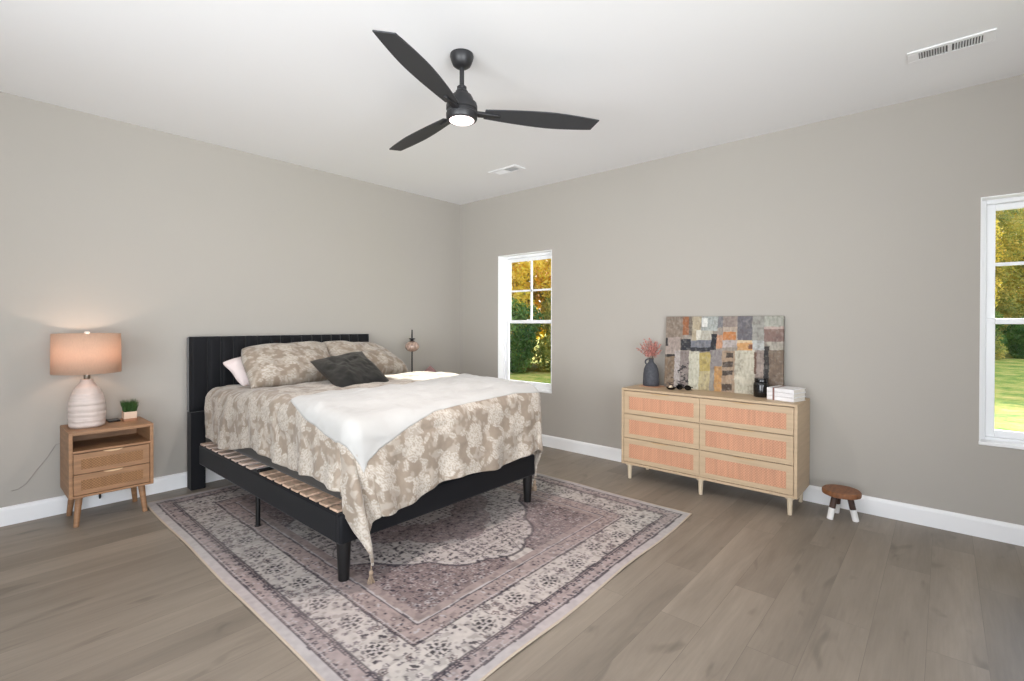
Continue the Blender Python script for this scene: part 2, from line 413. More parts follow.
TAUPE = lin((143, 129, 114)); CREAM = lin((186, 177, 165)); MID = lin((184, 170, 152))
def floral(s, t, seed=3, cell=0.215):
    s = np.asarray(s, float); t = np.asarray(t, float)
    rs = np.random.RandomState(seed); J = rs.rand(64, 64, 4)
    wx = s+0.012*(fbm(s, t, 14, 21, 2)-0.5); wy = t+0.012*(fbm(s, t, 14, 31, 2)-0.5)
    out = np.zeros(s.shape); lines = np.zeros(s.shape)
    ci = np.floor(wx/cell).astype(int); 
    for di in (-1, 0, 1):
        for dj in (-1, 0, 1):
            i = ci+di; cj = np.floor(wy/cell+0.5*(i % 2)).astype(int); j = cj+dj
            jj = J[i % 64, j % 64]
            cx = (i+0.5+0.22*(jj[..., 0]-0.5))*cell; cy = (j+0.5-0.5*(i % 2)+0.22*(jj[..., 1]-0.5))*cell
            x = wx-cx; y = wy-cy; r = np.hypot(x, y); th = np.arctan2(y, x)+jj[..., 2]*6
            n = 5+(jj[..., 3]*3).astype(int)
            Rf = cell*(0.30+0.05*np.abs(np.cos(n*th/2)))
            fl = (r < Rf)
            ph = r/(cell*0.075)+0.55*np.abs(np.cos(n*th/2))*2
            ln = (ph % 1) < 0.30
            pet = np.abs(((th*n/(2*PI)+0.5*(np.floor(ph) % 2)) % 1)-0.5) > 0.44
            m_ = np.where(fl, np.where(ln | (pet & (r > cell*0.05)), 0.35, 1.0), 0)
            out = np.maximum(out, m_); lines = np.maximum(lines, fl*1.0)
            # leaves around the flower
            for k in range(5):
                a = k*2*PI/5+jj[..., 2]*5
                lx = cell*0.47*np.cos(a); ly = cell*0.47*np.sin(a)
                u = (x-lx)*np.cos(a+0.5)+(y-ly)*np.sin(a+0.5); v = -(x-lx)*np.sin(a+0.5)+(y-ly)*np.cos(a+0.5)
                wdt = cell*0.065*(1-(u/(cell*0.17))**2)
                lf = (np.abs(u) < cell*0.17) & (np.abs(v) < wdt)
                vein = (np.abs(v) < 0.0035) | (((u*1.0+np.abs(v))/0.016 % 1 < 0.28))
                out = np.maximum(out, np.where(lf & (lines < 0.5), np.where(vein, 0.4, 0.9), 0))
    fill = sstep(0.55, 0.62, fbm(s, t, 28, 55, 2))*0.45
    out = np.maximum(out, fill*(lines < 0.5))
    return out
def floral_color(s, t, seed=3, cell=0.215):
    k = floral(s, t, seed, cell)[..., None]
    n = (0.92+0.16*fbm(s, t, 60, 77, 2))[..., None]
    return (TAUPE*(1-k)+CREAM*k)*n
cloth_m = mat('floral_jacquard', (180, 165, 145), 0.8, attr='Col', bump=((220, 220, 220), 0.25, 0.0015), sheen=0.25, spec=0.3)
def duvet_quilt():
    ns, nt = 330, 350
    s = np.linspace(XL-0.405, XR+0.40, ns)[:, None]*np.ones((1, nt)); 
    tt = np.linspace(0, 1, nt)[None, :]*np.ones((ns, 1))
    t0 = -0.30; t1 = YF-0.50+0.015*np.sin(s*8)-0.05*sstep(-2.25, -2.80, s)
    t = t0+(t1-t0)*tt
    # uneven side hem
    k = np.clip((XL-s)/0.405, 0, 1); s2 = s-k*0.018*np.sin(t*6.5)
    P = D(s2, t)
    o = grid_obj('duvet', P, cloth_m, None, floral_color(s, t))
    solidify(o, 0.014)
    tag(o, 'taupe and cream floral duvet hanging over the sides and foot of the black bed', 'duvet')
    return o, P
duvet, DP = duvet_quilt()
tassel_m = mat('tassel_thread', (150, 130, 110), 0.9, noise=((300, 300, 20), 0.35))
def tassel(p, n=26, L=0.095):
    random.seed(n); x, y, z = p
    b = MB().path([(x, y, z+0.006), (x+0.002, y, z-0.02)], 0.003, 6)
    b.lathe([(0.003, z-0.018), (0.010, z-0.024), (0.011, z-0.034), (0.007, z-0.042)], (x, y), 12)
    for i in range(n):
        a = random.random()*2*PI; r = 0.006*random.random()**0.5; R2 = 0.018*random.random()**0.5+0.002
        l_ = L*random.uniform(0.85, 1.0)
        b.path([(x+r*math.cos(a), y+r*math.sin(a), z-0.038), (x+R2*0.9*math.cos(a), y+R2*0.9*math.sin(a), z-0.038-l_*0.5), (x+R2*math.cos(a), y+R2*math.sin(a), z-0.035-l_)], 0.0018, 5)
    b.build('tassel', tassel_m, duvet, smooth='all')
tassel(tuple(DP[0, -1])); tassel(tuple(DP[-1, -1]), 30, 0.06)

# throw blanket across the foot of the bed
throw_m = mat('white_throw', (178, 176, 172), 0.85, bump=((260, 260, 260), 0.3, 0.0015), sheen=0.3, noise=((3, 3, 3), 0.03))
def throw():
    nu, nv = 150, 110
    u = np.linspace(0, 1, nu)[:, None]*np.ones((1, nv)); v = np.linspace(0, 1, nv)[None]*np.ones((nu, 1))
    # left hem runs from the top edge at the back down to the hanging corner
    sl = np.interp(v, [0, 0.35, 0.65, 1], [XL-0.05, XL-0.12, XL-0.15, XL-0.09])
    sr = np.full_like(u, XR+0.16)
    s = sl+(sr-sl)*u
    tb = np.interp(s, [-2.95, -2.6, -2.0, -1.3], [-1.66, -1.61, -1.63, -1.55])
    tf = np.interp(s, [-2.87, -2.80, -2.70, -2.50, -2.30, -2.0, -1.6, -1.42, -1.25], [-2.50, -2.475, -2.42, -2.345, -2.295, -2.28, -2.28, -2.30, -2.29])
    t = tb+(tf-tb)*v
    P = D(s, t, 0.016)
    P[..., 2] += 0.006*(1+np.sin(s*3+t*9))*np.clip(1-np.clip(XL-s, 0, 1)*8, 0, 1)*np.clip(1-np.clip(YF-t, 0, 1)*8, 0, 1)
    o = grid_obj('throw_blanket', P, throw_m); solidify(o, 0.010, 1)
    return tag(o, 'plain white throw blanket spread over the foot of the floral duvet', 'blanket')
throw()

def pillow(name, TL, TR, BR, BL, thick, m, label, cat, group=None, colors=None, pinch=0.04, seed=0, wr=0.012, flat=0.25, cround=0.055):
    TL, TR, BR, BL = [np.array(p, float) for p in (TL, TR, BR, BL)]
    n = 72
    u = np.linspace(0, 1, n)[:, None]*np.ones((1, n)); v = np.linspace(0, 1, n)[None]*np.ones((n, 1))
    def surf(sgn):
        cr_ = cround*((2*u-1)**2*(2*v-1)**2)**1.5
        uu = u+cr_*(1-2*u)+0.008*np.sin(v*9+seed)*(2*u-1)**4+pinch*(1-2*u)*(1-(2*v-1)**2)*np.abs(2*u-1)**3; vv = v+cr_*(1-2*v)+0.010*np.sin(u*11+seed*2)*(2*v-1)**4+pinch*(1-2*v)*(1-(2*u-1)**2)*np.abs(2*v-1)**3
        P = (TL*(1-uu[..., None])+TR*uu[..., None])*(1-vv[..., None])+(BL*(1-uu[..., None])+BR*uu[..., None])*vv[..., None]
        nrm = np.cross(TR-TL, BL-TL); nrm /= np.linalg.norm(nrm)
        if nrm[1] > 0: nrm = -nrm
        e = (1-np.abs(2*u-1)**3.0)*(1-np.abs(2*v-1)**3.0)
        hgt = thick*np.clip(e, 0, 1)**0.55*(0.8+0.45*v)
        w = (fbm(u*1.5, v*1.1, 4, seed+3, 3)-0.5)*wr*4*e+wr*0.9*np.sin((u+0.4*v)*16+seed)*e*(1-e)
        k = np.where(sgn > 0, 1.0, flat)
        return P+nrm*((hgt*k*sgn+(w if sgn > 0 else 0))[..., None])
    A = surf(1); B = surf(-1)
    P = np.concatenate([A, B[::-1][1:]], 0)          # wrap round the u edge
    col = None
    if colors is not None:
        ca = colors(u, v); col = np.concatenate([ca, ca[::-1][1:]], 0)
    o = grid_obj(name, P, m, None, col)
    # stitch the open seams
    w_ = o.modifiers.new('weld', 'WELD'); w_.merge_threshold = 0.0012
    return tag(o, label, cat, group)
gsh = 'floral pillow shams against the headboard'
pillow('pillow', (-2.765, -0.26, 0.99), (-2.20, -0.18, 1.08), (-2.25, -0.40, 0.80), (-2.66, -0.44, 0.79), 0.07, mat('pale_pink_cotton', (222, 208, 204), 0.85, bump=((9, 9, 9), 0.4, 0.01)),
       'pale pink plain pillow peeking out behind the left floral sham', 'pillow', seed=4)
pillow('pillow_sham', (-2.66, -0.30, 1.10), (-1.88, -0.27, 1.12), (-1.95, -0.64, 0.80), (-2.70, -0.64, 0.785), 0.12, cloth_m,
       'floral pillow sham at the left, leaning on the headboard nearer the lamp', 'pillow', gsh, lambda u, v: floral_color(u*0.72+3, v*0.5, 9, 0.17), seed=1)
pillow('pillow_sham', (-1.96, -0.24, 1.13), (-1.34, -0.22, 1.07), (-1.13, -0.56, 0.80), (-1.93, -0.60, 0.80), 0.12, cloth_m,
       'floral pillow sham at the right, behind the black cushion', 'pillow', gsh, lambda u, v: floral_color(u*0.72+7, v*0.5+2, 12, 0.17), seed=2)
pillow('throw_pillow', (-2.28, -0.74, 0.985), (-1.78, -0.68, 1.05), (-1.96, -1.40, 0.835), (-2.45, -1.52, 0.82), 0.06,
       mat('black_satin', (10, 10, 11), 0.38, spec=0.45, bump=((7, 3, 7), 0.35, 0.02)), 'black satin square cushion lying in front of the floral shams', 'cushion', seed=8, wr=0.016, flat=0.5, cround=0.01, pinch=0.03)

# ------------------------------------------------------------------ rug
def rug():
    A, B, Cc, Dd = [np.array(p) for p in ((-3.222, -0.235), (-0.765, -0.235), (-0.835, -3.205), (-3.248, -3.24))]
    nu, nv = 400, 480
    u = np.linspace(0, 1, nu)[:, None]*np.ones((1, nv)); v = np.linspace(0, 1, nv)[None]*np.ones((nu, 1))
    XY = (A*(1-u[..., None])+B*u[..., None])*(1-v[..., None])+(Dd*(1-u[..., None])+Cc*u[..., None])*v[..., None]
    Wd, L = 2.43, 2.98
    X = (u-0.5)*Wd; Y = (v-0.5)*L
    ed = np.minimum(Wd/2-np.abs(X), L/2-np.abs(Y))
    # gentle ripples in the edges
    amp = np.clip(1-ed/0.10, 0, 1)
    XY[..., 0] += amp*0.003*np.sin(Y*5+1)*np.sign(X); XY[..., 1] += amp*0.006*np.sin(X*6)*np.sign(Y)
    Z = 0.007+amp*0.004*np.clip(np.sin((X+Y)*7+1.5), 0, 1)+0*X
    P = np.stack([XY[..., 0], XY[..., 1], Z], -1)
    wbx = X+0.010*(fbm(X, Y, 12, 3, 2)-0.5); wby = Y+0.010*(fbm(X, Y, 12, 8, 2)-0.5)
    ax, ay = np.abs(wbx), np.abs(wby); d = np.minimum(Wd/2-ax, L/2-ay)
    side = (Wd/2-ax) < (L/2-ay); al = np.where(side, ay, ax)
    light_c = lin((184, 176, 174)); pale = lin((194, 185, 178)); tan = lin((168, 153, 149)); mauve = lin((132, 117, 115)); dark = lin((52, 48, 56)); grey = lin((112, 104, 108)); rose = lin((162, 146, 141))
    col = np.ones(P.shape)*light_c
    def put(mask, c, k=1.0):
        mk = np.clip(np.asarray(mask, float), 0, 1)[..., None]*k; col[:] = col*(1-mk)+np.asarray(c)*mk
    rs = np.random.RandomState(11); J = rs.rand(128, 128, 5)
    def cells(x, y, px, py):
        i = np.floor(x/px).astype(int); j = np.floor(y/py).astype(int)
        return x/px-i-0.5, y/py-j-0.5, J[i % 128, j % 128], i, j
    def ornament(x, y, p, mask, cring, cdot, dens=1.0, seed=0):
        """small rosettes and leaves, one per jittered cell"""
        fx, fy, r_, i, j = cells(x+seed*3.1, y+seed*1.7, p, p)
        fx = fx+(r_[..., 0]-0.5)*0.35; fy = fy+(r_[..., 1]-0.5)*0.35
        r = np.hypot(fx, fy); th = np.arctan2(fy, fx)+r_[..., 2]*6
        kind = r_[..., 3]
        ros = (np.abs(r-0.24-0.05*np.cos(5*th)) < 0.075) & (kind < 0.5)
        dot = ((r < 0.10) & (kind < 0.5)) | ((r < 0.17) & (kind > 0.85))
        uu = fx*np.cos(r_[..., 2]*6)+fy*np.sin(r_[..., 2]*6); vv = -fx*np.sin(r_[..., 2]*6)+fy*np.cos(r_[..., 2]*6)
        leaf = ((uu/0.34)**2+(vv/0.13)**2 < 1) & (kind >= 0.5) & (kind <= 0.85)
        keep = (r_[..., 4] < dens) & mask
        put(ros & keep, cring, 0.9); put((dot | leaf) & keep, cdot, 0.9)
    # bands
    b1, b2, b3, b4 = 0.055, 0.145, 0.335, 0.435
    g1 = (d > b1) & (d <= b2); mb = (d > b2) & (d <= b3); g2 = (d > b3) & (d <= b4); fld = d > b4
    put(g1, tan); put(mb, pale); put(g2, rose*1.04)
    ornament(al, d, 0.045, g1, dark*1.3, dark*1.2, 0.85, 1); ornament(al, d, 0.020, g1, light_c, light_c, 0.4, 2)
    ornament(al, d, 0.048, g2, mauve*0.9, light_c, 0.8, 3); ornament(al, d, 0.024, g2, dark*1.3, dark*1.3, 0.35, 4)
    ornament(al, d, 0.040, mb, grey*1.15, grey*0.8, 0.85, 5); ornament(al+0.02, d+0.01, 0.062, mb, mauve*0.8, dark, 0.5, 6)
    # large dark palmettes along the main border
    per = 0.235
    fa = ((al/per) % 1-0.5)*per; fd = d-(b2+b3)/2; alt = (np.floor(al/per) % 2)*0.03-0.015
    r = np.hypot(fa, (fd-alt)*1.15); th = np.arctan2(fd-alt, fa)
    rr = 0.056*(0.75+0.25*np.abs(np.cos(3*th)))
    put(mb & (r < rr*1.45), pale, 0.95); put(mb & (np.abs(r-rr) < 0.006) & (np.cos(9*th) > -0.4), dark*1.4, 0.7)
    put(mb & (r < 0.040) & (np.cos(6*th) > -0.2), dark*0.6, 0.9); put(mb & (np.abs(r-0.016) < 0.004), light_c, 0.8)
    # octagonal corner pieces
    cx, cy = Wd/2-0.24, L/2-0.24; dx, dy = np.abs(ax-cx), np.abs(ay-cy)
    oc = np.maximum(np.maximum(dx, dy), (dx+dy)*0.72) 
    # fine lines between the bands
    for q, w_, c in ((b1, .0045, dark*1.2), (b1+0.012, .003, light_c), (b2, .0045, dark*1.1), (b2-0.014, .003, dark*1.4), (b3, .0045, dark), (b3+0.014, .003, light_c), (b4, .004, dark*1.2), (b4+0.012, .004, light_c), (b4+0.05, .0035, light_c*0.9)):
        put(np.abs(d-q) < w_, c, 0.8)
    for q in (b1+0.006, b2-0.007, b3+0.007): put((np.abs(d-q) < 0.004) & ((al/0.016 % 1) < 0.5), dark*1.1, 0.7)
    # field
    put(fld & (d > b4+0.055), mauve)
    put(fld & (d <= b4+0.055) & (d > b4+0.012), rose*0.92)
    f0 = d > b4+0.055
    ornament(ax, ay, 0.030, f0, rose*1.15, dark*1.1, 0.9, 7); ornament(ax, ay, 0.047, f0, light_c*0.85, dark*1.2, 0.5, 8)
    # pale scalloped medallion over the middle with pendants, darker heart
    th = np.arctan2(wby/1.10, wbx); rad = np.hypot(wbx, wby/1.10)
    scal = 0.77+0.035*np.abs(np.cos(8*th))+0.06*np.cos(4*th)-0.0
    med = f0 & (rad < scal)
    pend = f0 & ((ax/0.09+np.abs(ay-0.98)/0.20) < 1)
    put(med | pend, pale*1.0, 0.95)
    put(f0 & (np.abs(rad-scal) < 0.009), dark*1.2, 0.8); put(f0 & (np.abs(rad-scal+0.025) < 0.006), light_c*1.05, 0.8)
    ornament(ax, ay, 0.034, med & (rad < scal-0.03), dark*1.4, dark*1.05, 0.75, 9); ornament(ax, ay, 0.055, med, grey, dark, 0.5, 10)
    ornament(ax, ay, 0.017, f0 & ~(med | pend), light_c*0.9, dark*1.5, 0.55, 15); ornament(ax, ay, 0.018, med & (rad < scal-0.03), grey*1.1, dark*1.3, 0.35, 16)
    ornament(al, d, 0.019, mb, grey, dark*1.6, 0.10, 17)
    # curling vines
    vine = np.abs(np.sin(7*rad+2*np.sin(6*th))+0.4*np.sin(12*th)) < 0.035
    put(med & vine, dark*1.2, 0.7)
    heart = rad < 0.50+0.035*np.abs(np.cos(6*th))+0.04*np.cos(4*th)
    put(heart, mauve*1.12, 0.85); ornament(ax, ay, 0.036, heart, rose*1.3, dark, 0.85, 12); ornament(ax, ay, 0.022, heart, light_c*0.8, dark*1.2, 0.4, 13)
    h2 = rad < 0.24+0.03*np.abs(np.cos(5*th)); put(h2, pale, 0.85); ornament(ax, ay, 0.034, h2, dark*1.3, dark, 0.8, 14)
    # wear: faded and tinted patches
    wn_ = fbm(X, Y, 2.2, 40, 3)[..., None]; wp = fbm(X, Y, 40, 60, 2)[..., None]
    fade = sstep(0.45, 0.75, wn_[..., 0])[..., None]*0.22
    inner = (d > b1)[..., None]*1.0
    mean = lin((166, 154, 153)); col = col*(1-fade*inner)+mean*fade*inner
    fine = sstep(0.62, 0.72, fbm(X, Y, 55, 90, 1))[..., None]*inner
    col = col*(1-0.25*fine)+dark*0.25*fine
    col = col*(0.86+0.28*wp)
    t2 = (fbm(X, Y, 1.6, 70, 2)[..., None]-0.5); col = col*(1+t2*np.array([0.10, -0.03, -0.03]))
    col = col*0.90
    # bound outer edge
    bm = (ed < 0.010)[..., None]; col = np.where(bm, lin((186, 170, 152)), col)
    rm = mat('rug_flatweave', (170, 160, 158), 0.95, attr='Col', bump=((300, 300, 300), 0.35, 0.002), spec=0.15)
    o = grid_obj('area_rug', P, rm, None, col); solidify(o, 0.006, -1)
    tag(o, 'faded mauve and cream Persian-style rug on the floor beneath the bed', 'rug')
    if o.data.polygons[0].normal.z < 0: o.modifiers['thickness'].offset = 1
rug()

# ------------------------------------------------------------------ nightstand
oak = mat('oak_warm', (150, 112, 80), 0.5, noise=((6, 6, 45), 0.22, 6), bump=((8, 8, 80), 0.1, 0.001))
def cane_material(name, c1, c2, sc):
    if name in MATS: return MATS[name]
    M = bpy.data.materials.new(name); M.use_nodes = True; n = M.node_tree.nodes; l = M.node_tree.links; b = n['Principled BSDF']
    tc = n.new('ShaderNodeTexCoord'); sx = n.new('ShaderNodeSeparateXYZ'); l.new(tc.outputs['Object'], sx.inputs[0])
    def M_(op, a, b_=None):
        q = n.new('ShaderNodeMath'); q.operation = op
        for i, v in enumerate((a, b_)):
            if v is None: continue
            if isinstance(v, (int, float)): q.inputs[i].default_value = v
            else: l.new(v, q.inputs[i])
        return q.outputs[0]
    h = M_('ADD', sx.outputs['X'], sx.outputs['Y'])
    a = M_('SINE', M_('MULTIPLY', h, sc)); c = M_('SINE', M_('MULTIPLY', sx.outputs['Z'], sc))
    k = M_('ADD', M_('MULTIPLY', M_('MULTIPLY', a, c), 0.5), 0.5)
    nz = n.new('ShaderNodeTexNoise'); nz.inputs['Scale'].default_value = 1.0
    mp = n.new('ShaderNodeMapping'); mp.inputs['Scale'].default_value = (70, 70, 3); l.new(tc.outputs['Object'], mp.inputs[0]); l.new(mp.outputs[0], nz.inputs['Vector'])
    mx = n.new('ShaderNodeMix'); mx.data_type = 'RGBA'; l.new(k, mx.inputs['Factor']); mx.inputs['A'].default_value = srgba(c2); mx.inputs['B'].default_value = srgba(c1)
    mr = n.new('ShaderNodeMapRange'); l.new(nz.outputs['Fac'], mr.inputs[0]); mr.inputs[1].default_value = 0.3; mr.inputs[2].default_value = 0.7; mr.inputs[3].default_value = 0.88; mr.inputs[4].default_value = 1.08
    vm = n.new('ShaderNodeVectorMath'); vm.operation = 'SCALE'; l.new(mx.outputs['Result'], vm.inputs[0]); l.new(mr.outputs[0], vm.inputs['Scale'])
    l.new(vm.outputs[0], b.inputs['Base Color']); b.inputs['Roughness'].default_value = 0.6
    bp = n.new('ShaderNodeBump'); bp.inputs['Strength'].default_value = 0.5; bp.inputs['Distance'].default_value = 0.003; l.new(k, bp.inputs['Height']); l.new(bp.outputs[0], b.inputs['Normal'])
    MATS[name] = M; return M
cane_w = cane_material('cane_warm', (160, 118, 76), (110, 74, 44), 380)
cane_l = cane_material('cane_light', (210, 160, 128), (184, 128, 98), 330)

def nightstand(ox, label):
    x0, x1, yf, yb, zt, zb = -3.645+ox, -3.212+ox, -0.42, -0.045, 0.602, 0.19
    t = thing('nightstand', ((x0+x1)/2, (yf+yb)/2, 0), label, 'nightstand', 'cane-front nightstands beside the bed')
    th = 0.019
    b = MB()
    b.box(x0, yf, zb, x0+th, yb, zt).box(x1-th, yf, zb, x1, yb, zt).box(x0+th, yf, zt-0.02, x1-th, yb, zt).box(x0+th, yf, zb, x1-th, yb, zb+0.014)
    b.box(x0+th, yf, 0.470, x1-th, yb, 0.484).box(x0+th, yb-0.008, zb+0.014, x1-th, yb, zt-0.02)
    b.build('carcass', oak, t, bevel=0.0015)
    for z0, z1 in ((0.339, 0.465), (0.208, 0.334)):
        xa, xb = x0+th+0.003, x1-th-0.003
        d = MB(); fr = 0.036; yy = yf+0.003
        d.box(xa, yy, z0, xb, yy+0.004, z0+fr*0.75).box(xa, yy, z1-fr, xb, yy+0.004, z1).box(xa, yy, z0+fr*0.75, xa+fr, yy+0.004, z1-fr).box(xb-fr, yy, z0+fr*0.75, xb, yy+0.004, z1-fr)
        d.box(xa, yy+0.006, z0, xb, yy+0.018, z1).box(xa+0.01, yy+0.018, z0+0.01, xb-0.01, yb-0.03, z1-0.03)
        dr = d.build('drawer', oak, t, bevel=0.001)
        MB().box(xa+fr, yy+0.002, z0+fr*0.75, xb-fr, yy+0.0055, z1-fr).build('cane_panel', cane_w, dr)
        xm = (xa+xb)/2
        # curved finger-pull lip on the top edge
        pts = [(xm+0.05*math.cos(a), z1+0.002-0.011*math.sin(a)) for a in np.linspace(0, PI, 13)]
        vs = [(px, yy-0.008, pz) for px, pz in pts]+[(px, yy+0.004, pz) for px, pz in pts]; n = len(pts)
        MB().add(vs, [(i, i+1, n+i+1, n+i) for i in range(n-1)]+[tuple(range(n))[::-1], tuple(range(n, 2*n)), (0, n, 2*n-1, n-1)]).build('finger_pull', mat('oak_pale', (205, 170, 132), 0.45), dr)
    for sx_ in (-1, 1):
        for sy_ in (-1, 1):
            cx = (x0+x1)/2+sx_*0.160; cy = (yf+yb)/2+sy_*0.120
            MB().tube((cx, cy, zb), (cx+sx_*0.018, cy+sy_*0.022, 0), 0.020, 0.014, 18).build('leg', oak, t, smooth=True)
    return t
nightstand(0, 'warm oak nightstand with cane drawers, left of the bed under the white ceramic lamp')
nightstand(2.53, 'warm oak nightstand hidden behind the bed, under the thin black lamp')

# table lamp
lx, ly = -3.53, -0.22
lamp = thing('table_lamp', (lx, ly, 0.602), 'white ribbed ceramic table lamp with beige linen drum shade on the left nightstand', 'lamp')
def ceramic(name, col, band):
    M = mat(name, col, 0.45, noise=((25, 25, 8), 0.06))
    n = M.node_tree.nodes; l = M.node_tree.links; b = n['Principled BSDF']
    tc = n.new('ShaderNodeTexCoord'); w = n.new('ShaderNodeTexWave'); w.bands_direction = 'Z'; w.inputs['Scale'].default_value = band; w.inputs['Distortion'].default_value = 2.5
    w.inputs['Detail'].default_value = 3; l.new(tc.outputs['Object'], w.inputs['Vector'])
    bp = n.new('ShaderNodeBump'); bp.inputs['Strength'].default_value = 0.8; bp.inputs['Distance'].default_value = 0.004
    l.new(w.outputs['Fac'], bp.inputs['Height']); l.new(bp.outputs[0], b.inputs['Normal']); return M
prof = [(0.080, 0), (0.090, 0.004), (0.093, 0.014)]
ctrl = [(0.014, .093), (0.06, .0965), (0.12, .097), (0.17, .092), (0.215, .081), (0.25, .065), (0.275, .047), (0.29, .036), (0.30, .031)]
for z in np.linspace(0.016, 0.30, 60):
    r = np.interp(z, [c[0] for c in ctrl], [c[1] for c in ctrl])
    groove = 0.0035*sum(math.exp(-((z-g)/0.0035)**2) for g in (0.055, 0.10, 0.145, 0.19, 0.23))
    prof.append((r-groove, z))
prof += [(0.034, 0.305), (0.034, 0.312), (0.012, 0.313)]
MB().lathe([(r, z+0.602) for r, z in prof], (lx, ly), 56).build('lamp_body', ceramic('lamp_ceramic', (200, 186, 178), 9), lamp, smooth='all')
met = mat('brushed_nickel', (150, 140, 128), 0.3, metal=1)
MB().lathe([(0.016, 0.914), (0.018, 0.92), (0.018, 0.955), (0.012, 0.96), (0.012, 0.985), (0.005, 0.99), (0.005, 1.215)], (lx, ly), 20).build('lamp_socket', met, lamp, smooth=True)
MB().lathe([(0.014, 1.0), (0.026, 1.03), (0.032, 1.065), (0.026, 1.095), (0.010, 1.108)], (lx+0.0, ly), 20).build('light_bulb', mat('bulb_lit', (255, 225, 210), 0.4, emit=((255, 200, 170), 6.0)), lamp, smooth='all')
def shade_material():
    M = mat('linen_shade', (206, 184, 164), 0.9, noise=((300, 300, 60), 0.10), bump=((400, 400, 400), 0.3, 0.001))
    n = M.node_tree.nodes; l = M.node_tree.links; b = n['Principled BSDF']
    t = n.new('ShaderNodeBsdfTranslucent'); t.inputs[0].default_value = srgba((232, 202, 180)); mx = n.new('ShaderNodeMixShader'); mx.inputs[0].default_value = 0.42
    l.new(b.outputs[0], mx.inputs[1]); l.new(t.outputs[0], mx.inputs[2]); l.new(mx.outputs[0], n['Material Output'].inputs[0]); return M
sh = MB().lathe([(0.179, 0.957), (0.176, 1.215)], (lx, ly), 64, cap=False).build('lamp_shade', shade_material(), lamp, smooth='all'); solidify(sh, 0.0025)
sp_ = MB()
for k in range(3):
    a = k*2*PI/3+0.4; sp_.path([(lx, ly, 1.208), (lx+0.176*math.cos(a), ly+0.176*math.sin(a), 1.210)], 0.0018, 6)
sp_.build('shade_spider', met, lamp)
MB().lathe([(0.004, 1.213), (0.014, 1.217), (0.016, 1.224), (0.009, 1.231)], (lx, ly), 20).build('finial', mat('finial_white', (235, 228, 220), 0.4), lamp, smooth='all')
light('lamp_bulb_glow', 'POINT', (lx, ly, 1.10), 6.5, (1.0, 0.74, 0.58), 0.03)

# grass plant
px_, py_ = -3.300, -0.19
pl = thing('potted_plant', (px_, py_, 0.602), 'small green grass plant in a square cream and wood pot on the left nightstand', 'plant')
MB().box(px_-0.037, py_-0.037, 0.602, px_+0.037, py_+0.037, 0.622).build('pot_base', mat('pot_wood', (150, 105, 75), 0.6), pl, bevel=0.002)
MB().box(px_-0.037, py_-0.037, 0.622, px_+0.037, py_+0.037, 0.668).build('pot', mat('pot_cream', (205, 178, 156), 0.7), pl, bevel=0.002)
random.seed(5); g = MB()
for i in range(420):
    x = px_+random.uniform(-.033, .033); y = py_+random.uniform(-.033, .033); a = random.random()*2*PI
    h = random.uniform(.055, .095); ln_ = random.uniform(0, 0.018); w = 0.0016
    ox, oy = (x-px_)*0.55+ln_*math.cos(a), (y-py_)*0.55+ln_*math.sin(a); z = 0.664
    c, s_ = math.cos(a+1.3)*w, math.sin(a+1.3)*w
    g.add([(x-c, y-s_, z), (x+c, y+s_, z), (x+ox*0.4+c, y+oy*0.4+s_, z+h*0.6), (x+ox*0.4-c, y+oy*0.4-s_, z+h*0.6), (x+ox, y+oy, z+h)], [(0, 1, 2, 3), (3, 2, 4)])
g.build('grass_blades', mat('grass_green', (52, 84, 34), 0.6, noise=((60, 60, 60), 0.4)), pl)
tag(MB().box(-3.412, -0.17, 0.602, -3.345, -0.07, 0.612).build('phone', mat('phone_black', (14, 14, 15), 0.25), bevel=0.003), 'flat black phone lying between the ceramic lamp and the grass pot', 'phone')
cb = MB().path([(-3.46, -0.03, 0.42), (-3.455, -0.028, 0.25), (-3.44, -0.028, 0.17), (-3.435, -0.03, 0.11), (-3.437, -0.03, 0.07)], 0.0025, 8)
cb.tube((-3.437, -0.03, 0.09), (-3.437, -0.03, 0.055), 0.008, 0.006, 10)
tag(cb.build('power_cord', mat('cord_black', (18, 18, 18), 0.5), smooth='all'), 'short black power cord dangling beneath the left nightstand', 'cord')
wc = MB().path([(-3.55, -0.03, 0.50), (-3.66, -0.006, 0.47), (-3.71, -0.005, 0.38), (-3.76, -0.005, 0.31), (-3.80, -0.005, 0.245), (-3.84, -0.005, 0.215), (-3.87, -0.005, 0.212)], 0.0014, 6)
tag(wc.build('thin_cord', mat('cord_grey', (148, 143, 136), 0.6), smooth='all'), 'thin grey cord running down the wall left of the left nightstand', 'cord')

# thin black lamp on the far nightstand
fx_, fy_ = -0.915, -0.25
fl = thing('accent_lamp', (fx_, fy_, 0.602), 'thin black pole lamp with smoky amber globe, right of the bed', 'lamp')
bm_ = mat('black_metal', (34, 34, 36), 0.4, metal=0.6)
MB().lathe([(0.07, 0.602), (0.07, 0.612), (0.012, 0.620)], (fx_, fy_), 28).build('lamp_base', bm_, fl, smooth=True)
MB().tube((fx_, fy_, 0.615), (fx_, fy_, 1.085), 0.0075, n=12).build('pole', bm_, fl, smooth=True)
MB().lathe([(0.010, 1.088), (0.026, 1.094), (0.028, 1.102), (0.012, 1.108), (0.016, 1.114), (0.034, 1.121), (0.034, 1.127), (0.010, 1.132), (0.008, 1.14), (0.006, 1.205), (0.007, 1.21), (0.003, 1.222)], (fx_, fy_), 20).build('lamp_cap', bm_, fl, smooth=True)
gp = [(max(0.010, 0.074*math.sin(a)), 1.043-0.056*math.cos(a)) for a in np.linspace(0.15, PI-0.25, 18)]
